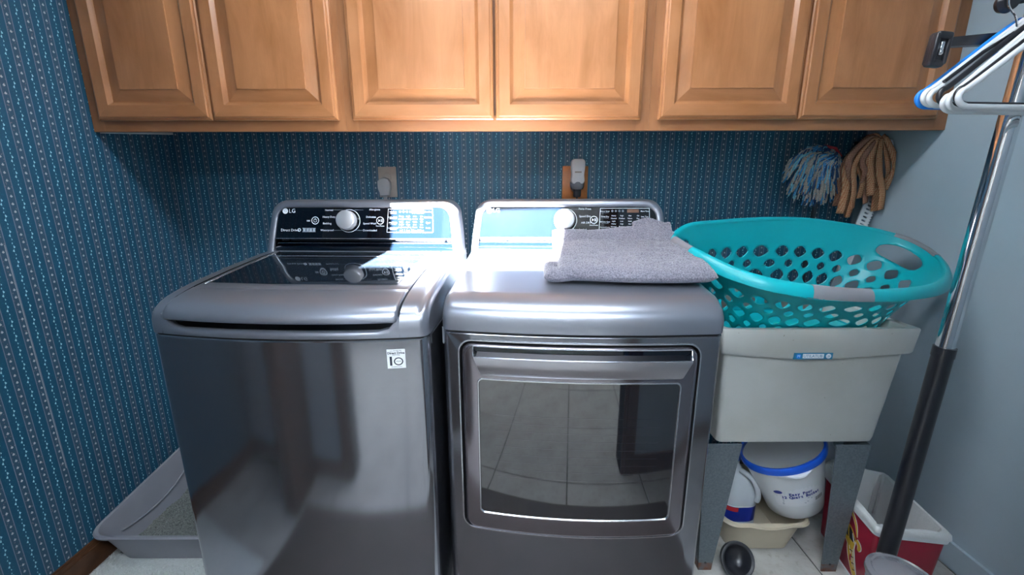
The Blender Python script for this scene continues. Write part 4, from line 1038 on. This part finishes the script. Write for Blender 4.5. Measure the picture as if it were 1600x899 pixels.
for k, (f0, f1, tt) in enumerate(((0.14, 0.62, 0.425), (0.14, 0.68, 0.40), (0.12, 0.60, 0.365), (0.12, 0.55, 0.345))): 
    mb.poly([lpt(f0, tt), lpt(f1, tt), lpt(f1, tt+0.010), lpt(f0, tt+0.010)], 1)
for k in range(12): 
    f = 0.74+k*0.016; mb.poly([lpt(f, 0.335), lpt(f+(0.009 if k % 3 else 0.005), 0.335), lpt(f+(0.009 if k % 3 else 0.005), 0.395), lpt(f, 0.395)], 2)
c = lpt(0.10, 0.575); d = (lpt(0.13, .575)-lpt(0.10, .575)).normalized(); mb.face([mb.vert(c + d*0.013*math.cos(2*PI*k/20) + ax*0.007*math.sin(2*PI*k/20)) for k in range(20)], 0)
obj('lettering', mb, ['label_blue', 'grey_print', 'navy_print'], sl, fix=False)

jg = thing('grey_jug', 'dull grey plastic jug standing behind the white bucket', 'jug', (2.70, -0.40, 0))
mb = MB(); mb.lathe([(0.055, 0), (0.062, 0.01), (0.062, 0.18), (0.05, 0.24), (0.022, 0.29), (0.020, 0.31)], 0, 28); obj('jug_body', mb, 'litter_box', jg)
mb = MB(); mb.lathe([(0.023, 0.308), (0.023, 0.335)], 0, 20); obj('cap', mb, 'black_plastic', jg)

pg = thing('plunger', 'black rubber plunger cup lying on the tiles by the left sink leg', 'plunger', (2.204, -0.730, 0.064))
axp = (CAM - Vector((2.222, -0.70, 0.06))); axp = Vector((0.02, -0.75, 0.50)).normalized()
mm = axp.to_track_quat('Z', 'Y').to_matrix().to_4x4()
mb = MB(); mb.lathe([(0.012, -0.062), (0.022, -0.060), (0.026, -0.045), (0.040, -0.032), (0.053, -0.014), (0.056, -0.002), (0.0555, 0.003), (0.052, 0.004), (0.0455, 0.001)], 0, 40, mm, cap=(True, False)); mb.lathe([(0.0455, 0.001), (0.043, -0.006), (0.034, -0.022), (0.018, -0.034), (0.0, -0.036)], 1, 40, mm, cap=(False, False)); obj('rubber_cup', mb, ['rubber', 'black_plastic'], pg, fix=False)  # inside of the rubber cup coloured darker to paint its shade

# ------------------------------------------------------------------ bin with liner
bn = thing('waste_bin', 'dark red rectangular waste bin with gold helmet emblem and white liner', 'waste bin', (2.562, -0.815, 0), math.radians(-9))
BWx, BDy, BH = 0.196, 0.290, 0.262
def bloop(z, flare, r=0.018): return [(x, y, z) for x, y in rrect(0.014-flare, BWx-0.014+flare, 0.014-flare, BDy-0.014+flare, r, 5, 3)]
mb = MB(); mb.loft([bloop(0.0, 0.0), bloop(0.004, 0.002), bloop(0.24, 0.012), bloop(0.24, 0.010), bloop(0.02, -0.002)], 0, cap=(True, True)); shell = obj('bin_shell', mb, 'red', bn)
mb = MB(); mb.loft([bloop(0.0, 0.003), bloop(0.006, 0.004), bloop(0.008, 0.002)], 0); obj('base_trim', mb, 'white_plastic', bn)
mb = MB(); mb.loft([bloop(0.236, 0.013), bloop(0.237, 0.017), bloop(0.256, 0.019), bloop(0.264, 0.016), bloop(0.265, 0.008), bloop(0.255, 0.004), bloop(0.24, 0.003)], 0); obj('rim', mb, 'white_plastic', bn)
mb = MB(); L = []
for k, (z, fl) in enumerate(((0.252, 0.0215), (0.262, 0.020), (0.269, 0.014), (0.268, 0.004), (0.22, -0.008), (0.12, -0.020), (0.05, -0.03))):
    P = []
    for q, (x, y, zz) in enumerate(bloop(z, fl)):
        w = 0.011*math.sin(q*2.3+k*0.7)*math.sin(q*0.9) if k > 3 else 0.0015*math.sin(q*1.7)
        bump_ = 0.045*math.exp(-((x-0.05)/0.06)**2-((y-BDy)/0.06)**2) if 1 <= k <= 4 else 0
        P.append((x + w, y + w*0.7, zz + 0.004*math.sin(q*1.3)*(k > 2) + bump_ + random.uniform(-.002, .002)*(k > 3)))
    L.append(P)
mb.loft(L, 0, cap=(False, True)); obj('bin_liner', mb, 'liner', bn, label='crumpled white plastic liner')
# emblem on the left side: gold curved plume, dark visor and face mask outlined in white
mb = MB(); xs = lambda z: 0.014 - 0.002 - z*0.042
def E(y, z, lift=0.0012): return (xs(z)-lift, y-0.020, z)
def stroke(P, w, m, lift):
    P = cat_rom([Vector((p[0], p[1], 0)) for p in P], 6, False); A = []; B = []
    for i, p in enumerate(P):
        d = (P[min(i+1, len(P)-1)]-P[max(0, i-1)]).normalized(); nn = Vector((-d.y, d.x, 0)); f = i/(len(P)-1); ww = w*(0.35+0.65*math.sin(PI*min(0.98, f*0.9+0.12)))
        A.append(E(*(p+nn*ww)[:2], lift)); B.append(E(*(p-nn*ww)[:2], lift))
    mb.grid([A, B], m, False)
plume = [(0.165, 0.232), (0.135, 0.222), (0.110, 0.196), (0.098, 0.160)]
mask = [(0.110, 0.150), (0.120, 0.110), (0.112, 0.075), (0.092, 0.035), (0.075, 0.010)]
chin = [(0.098, 0.150), (0.082, 0.138), (0.086, 0.120)]
for P, w in ((plume, 0.0085), (mask, 0.021), (chin, 0.012), ([(0.16, 0.13), (0.135, 0.115), (0.118, 0.09)], 0.014)): stroke(P, w, 1, 0.0010)
for P, w in ((plume, 0.0055), (mask, 0.0165), (chin, 0.0085), ([(0.16, 0.13), (0.135, 0.115), (0.118, 0.09)], 0.010)): stroke(P, w, 0, 0.0016)
mb.poly([E(y, z, 0.0020) for y, z in ((0.165, 0.165), (0.120, 0.168), (0.100, 0.150), (0.112, 0.128), (0.150, 0.130))], 2)
stroke([(0.165, 0.172), (0.130, 0.172), (0.104, 0.150), (0.092, 0.140)], 0.0028, 0, 0.0024); stroke([(0.140, 0.17), (0.136, 0.14), (0.126, 0.12)], 0.0024, 0, 0.0024)
stroke([(0.118, 0.158), (0.108, 0.138), (0.100, 0.130)], 0.0028, 1, 0.0026)
for P in ([(0.125, 0.105), (0.112, 0.080), (0.095, 0.045)], [(0.108, 0.105), (0.100, 0.078), (0.082, 0.040)]): stroke(P, 0.0020, 1, 0.0026)
for k in range(4): stroke([(0.122-k*0.009, 0.092-k*0.018), (0.105-k*0.007, 0.098-k*0.018)], 0.0018, 2, 0.0027)
mb.face([mb.vert(E(0.112+0.006*math.cos(2*PI*k/16)*0.8, 0.070+0.013*math.sin(2*PI*k/16), 0.0029)) for k in range(16)], 3)
obj('emblem', mb, ['gold', 'sticker', 'navy_print', 'red'], shell, label='gold helmet emblem outlined in white', fix=False)

cn = thing('frosted_container', 'round frosted plastic container with a domed lid at the foot of the black pole', 'container', (2.452, -1.01, 0))
mb = MB(); mb.lathe([(0.055, 0), (0.060, 0.006), (0.070, 0.285), (0.073, 0.288), (0.073, 0.294)], 0, 40); obj('container_body', mb, 'frost', cn)
mb = MB(); mb.lathe([(0.074, 0.288), (0.0755, 0.292), (0.074, 0.302), (0.064, 0.308), (0.060, 0.305), (0.050, 0.312), (0.025, 0.317), (0.0, 0.318)], 0, 40, cap=(False, False)); obj('lid', mb, 'frost', cn)

# ------------------------------------------------------------------ garment pole, arm and hangers
po = thing('garment_pole', 'chrome and black upright garment pole by the right wall', 'pole', (2.505, -0.90, 0))
dx = 0.058/1.64
mb = MB(); mb.tube([(0, 0, 0), (dx*0.875, 0, 0.875)], 0.0215, n=28); mb.tube([(dx*0.86, 0, 0.86), (dx*0.885, 0, 0.885)], 0.0228, n=28); obj('lower_sleeve', mb, 'black_plastic', po, label='matt black lower tube')
mb = MB(); mb.tube([(dx*0.875, 0, 0.875), (dx*1.69, 0, 1.69)], 0.0190, n=28); obj('upper_tube', mb, 'chrome', po, label='mirror chrome upper tube')
mb = MB(); mb.tube([(dx*1.62, 0, 1.625), (dx*1.9, 0, 2.435)], 0.0225, n=28); obj('top_sleeve', mb, 'black_plastic', po)
mb = MB(); mb.lathe([(0.030, 0), (0.030, 0.006), (0.023, 0.012), (0.0225, 0.05)], 0, 28); obj('pole_foot', mb, 'rubber', po)
ar = thing('swing_arm', 'black plastic arm with a clip end sticking left from the pole', 'arm', (2.3, -0.90, 1.56))
A = px_ray(1464, 68, -0.925)-ar.location; B = px_ray(1592, 58, -0.900)-ar.location
mb = MB(); dd = (B-A); mb.loft([[A + Vector((0, y, z)) for y, z in ((-.007, -.008), (.007, -.008), (.007, .008), (-.007, .008))], [A + dd*0.8 + Vector((0, y, z)) for y, z in ((-.007, -.012), (.007, -.012), (.007, .011), (-.007, .011))], [B + Vector((0, y, z)) for y, z in ((-.008, -.013), (.008, -.013), (.008, .012), (-.008, .012))]], 0, cap=(True, True), sm=False); obj('arm_bar', mb, 'black_plastic', ar)
K = px_ray(1464, 79, -0.93)-ar.location
mb = MB()
mm = Matrix.Translation(K) @ Matrix.Rotation(math.radians(5), 4, 'Y')
mb.rbox((-0.0175, -0.012, -0.033), (0.0135, 0.006, -0.020), 0.004, 0, mm); mb.rbox((-0.0175, -0.008, -0.030), (0.0135, 0.010, 0.033), 0.005, 0, mm)
mb.rbox((-0.018, -0.013, -0.028), (-0.009, 0.0, 0.030), 0.003, 0, mm); mb.rbox((0.007, -0.013, -0.028), (0.016, 0.0, 0.030), 0.003, 0, mm); mb.rbox((-0.016, -0.014, 0.018), (0.015, 0.0, 0.033), 0.004, 0, mm)
obj('clip_housing', mb, 'black_plastic', ar)
mb = MB(); mb.rbox((-0.005, -0.0125, -0.012), (0.003, -0.006, 0.014), 0.002, 0, mm); mb.rbox((-0.004, -0.014, -0.010), (0.002, -0.012, -0.004), 0.001, 0, mm); obj('clip_spring', mb, 'chrome', ar, label='small chrome clip')
kn = thing('rail_knob', 'round black knob beside the pole at the top edge', 'knob', px_ray(1573, 4, -0.93))
mb = MB(); mb.lathe([(0.0, -0.012), (0.016, -0.010), (0.020, 0.0), (0.016, 0.010), (0.0, 0.012)], 0, 28, Matrix.Rotation(PI/2, 4, 'X'), cap=(False, False)); obj('knob_body', mb, 'black_plastic', kn)
mb = MB(); mb.tube([(0, 0.005, 0), (0.055, 0.02, 0.012)], 0.006, n=10); obj('knob_stem', mb, 'black_plastic', kn)
# horizontal hanging rail towards the camera side
rl = thing('hanging_rail', 'chrome rail holding the plastic hangers', 'rail', (2.505, -1.02, 1.690))
mb = MB(); mb.tube([(0, -0.14, 0), (0, 0.13, 0)], 0.010, n=16); obj('rail_bar', mb, 'chrome', rl)
mb = MB(); mb.tube([(0, 0.120, 0), (0.060, 0.120, 0.0)], 0.010, n=12); obj('rail_bracket', mb, 'black_plastic', rl)

def hanger(name, label, corner, y, col, col2=None, rz=0.0, drop=0.0):
    """corner = photo position of the left bend"""
    c = px_ray(corner[0]+6, corner[1], y); X = 2.505
    t = thing(name, label, 'hanger', (X, y, 1.700), 0, 'plastic hangers on the rail')
    lx = c.x - X; lz_ = c.z - 1.700; r = 0.0052; Rb = 0.012
    top = -0.095
    def P(x, z): return Vector((x, rz*x, z))
    loop = [P(0, top), P(-0.02, top-0.003), P(lx*0.5, lerp(top, lz_+0.012, 0.48)), P(lx+0.020, lz_+0.0175), P(lx+0.006, lz_+0.009), P(lx, lz_-0.001), P(lx+0.003, lz_-0.011), P(lx+0.014, lz_-0.018), P(lx+0.04, lz_-0.020), P(0, lz_-0.022)]
    right = [Vector((-p.x, -p.y, p.z)) for p in loop[1:-1]][::-1]
    pts = cat_rom(loop + right, 4, True)
    mb = MB(); mb.tube(pts, r, n=10, closed=True); obj('hanger_frame', mb, col, t)
    hk = [P(0, top), P(0, top+0.045), P(0.012, top+0.07)] + [P(0.0+0.022*math.cos(a), top+0.092+0.022*math.sin(a)) for a in [lerp(-0.6, 3.6, i/9) for i in range(10)]]
    mb = MB(); mb.tube(hk, 0.0032, n=8); obj('hook', mb, 'chrome' if col2 == 'chrome' else col, t)
    if col2 and col2 != 'chrome':
        off = Vector((0, 0.0055, -0.0055)); q = [P(lx*0.9, lz_+0.0225), P(lx*0.55, lerp(top, lz_, 0.47)-0.0), P(lx*0.28, lerp(top, lz_, 0.24))]
        mb = MB(); mb.tube([p + Vector((0, -0.0045, 0.0035)) for p in q], 0.0036, n=8); obj('grip_strip', mb, col2, t, label='black non-slip strip' if col2 == 'black_plastic' else None)
    # small notch hook under the shoulder
    mb = MB(); nx = lx*0.22; nz = lerp(top, lz_, 0.30)
    mb.tube([P(nx, nz), P(nx-0.002, nz-0.014), P(nx-0.008, nz-0.019), P(nx-0.015, nz-0.015), P(nx-0.016, nz-0.009)], 0.0022, n=6); obj('strap_hook', mb, col, t)
    return t
HG = [('bright blue plastic hanger, rearmost and leftmost in the bunch', (1427, 152), -0.928, 'hanger_blue', None),
      ('white plastic hanger just in front of the blue one', (1438, 149), -0.944, 'white_plastic', None),
      ('white hanger with black strip, second in front of the blue one', (1447, 150), -0.958, 'white_plastic', 'black_plastic'),
      ('black plastic hanger in the middle of the bunch', (1462, 147), -0.974, 'black_plastic', None),
      ('white plastic hanger just in front of the middle black one, lowest corner', (1468, 158), -0.992, 'white_plastic', None),
      ('thick white hanger third from the front of the bunch', (1477, 155), -1.008, 'white_plastic', None),
      ('black plastic hanger directly behind the frontmost white one', (1490, 146), -1.026, 'black_plastic', None),
      ('frontmost white plastic hanger, nearest the camera', (1492, 149), -1.044, 'white_plastic', None)]
for l, c, y, m, m2 in HG: hanger('plastic_hanger', l, c, y, m, m2, rz=random.uniform(-0.008, 0.008))
# a wire hanger hook in front of the knob
wh = thing('wire_hook', 'thin bent wire hook dangling beside the black knob', 'hook', px_ray(1577, 14, -0.96))
mb = MB(); W0 = wh.location; mb.tube(cat_rom([px_ray(*p, -0.96)-W0 for p in ((1577, -14), (1576, 6), (1580, 16), (1587, 26), (1589, 40), (1588, 52))], 4, False), 0.0016, n=8); obj('wire', mb, 'chrome', wh)

# ------------------------------------------------------------------ things seen only as reflections in the machines
mt = MB(); mt.rbox((0.56, -1.50, 0.0005), (2.13, -1.02, 0.016), 0.006); tag(obj('floor_mat', mt, 'mat'), 'dark brown cushioned floor mat in front of the machines', 'mat')
bd = thing('folding_door', 'brown louvred folding door folded against the front wall, seen reflected in the washer', 'door', (0.47, -1.69, 0.012))
for k in range(2):
    mb = MB(); x = k*0.040
    mb.box((x, 0, 0), (x+0.030, 0.045, 2.0)); mb.box((x, 0.225, 0), (x+0.030, 0.27, 2.0)); mb.box((x, 0.045, 0), (x+0.030, 0.225, 0.14)); mb.box((x, 0.045, 1.9), (x+0.030, 0.225, 2.0))
    for q in range(44): mb.box((x+0.008, 0.045, 0.14+q*0.04), (x+0.022, 0.225, 0.14+q*0.04+0.03))
    obj('door_leaf', mb, 'brown_trim', bd)
for o in list(bpy.data.objects):
    if o.name.startswith('tile') or o.name.startswith('cut_tile'): pass
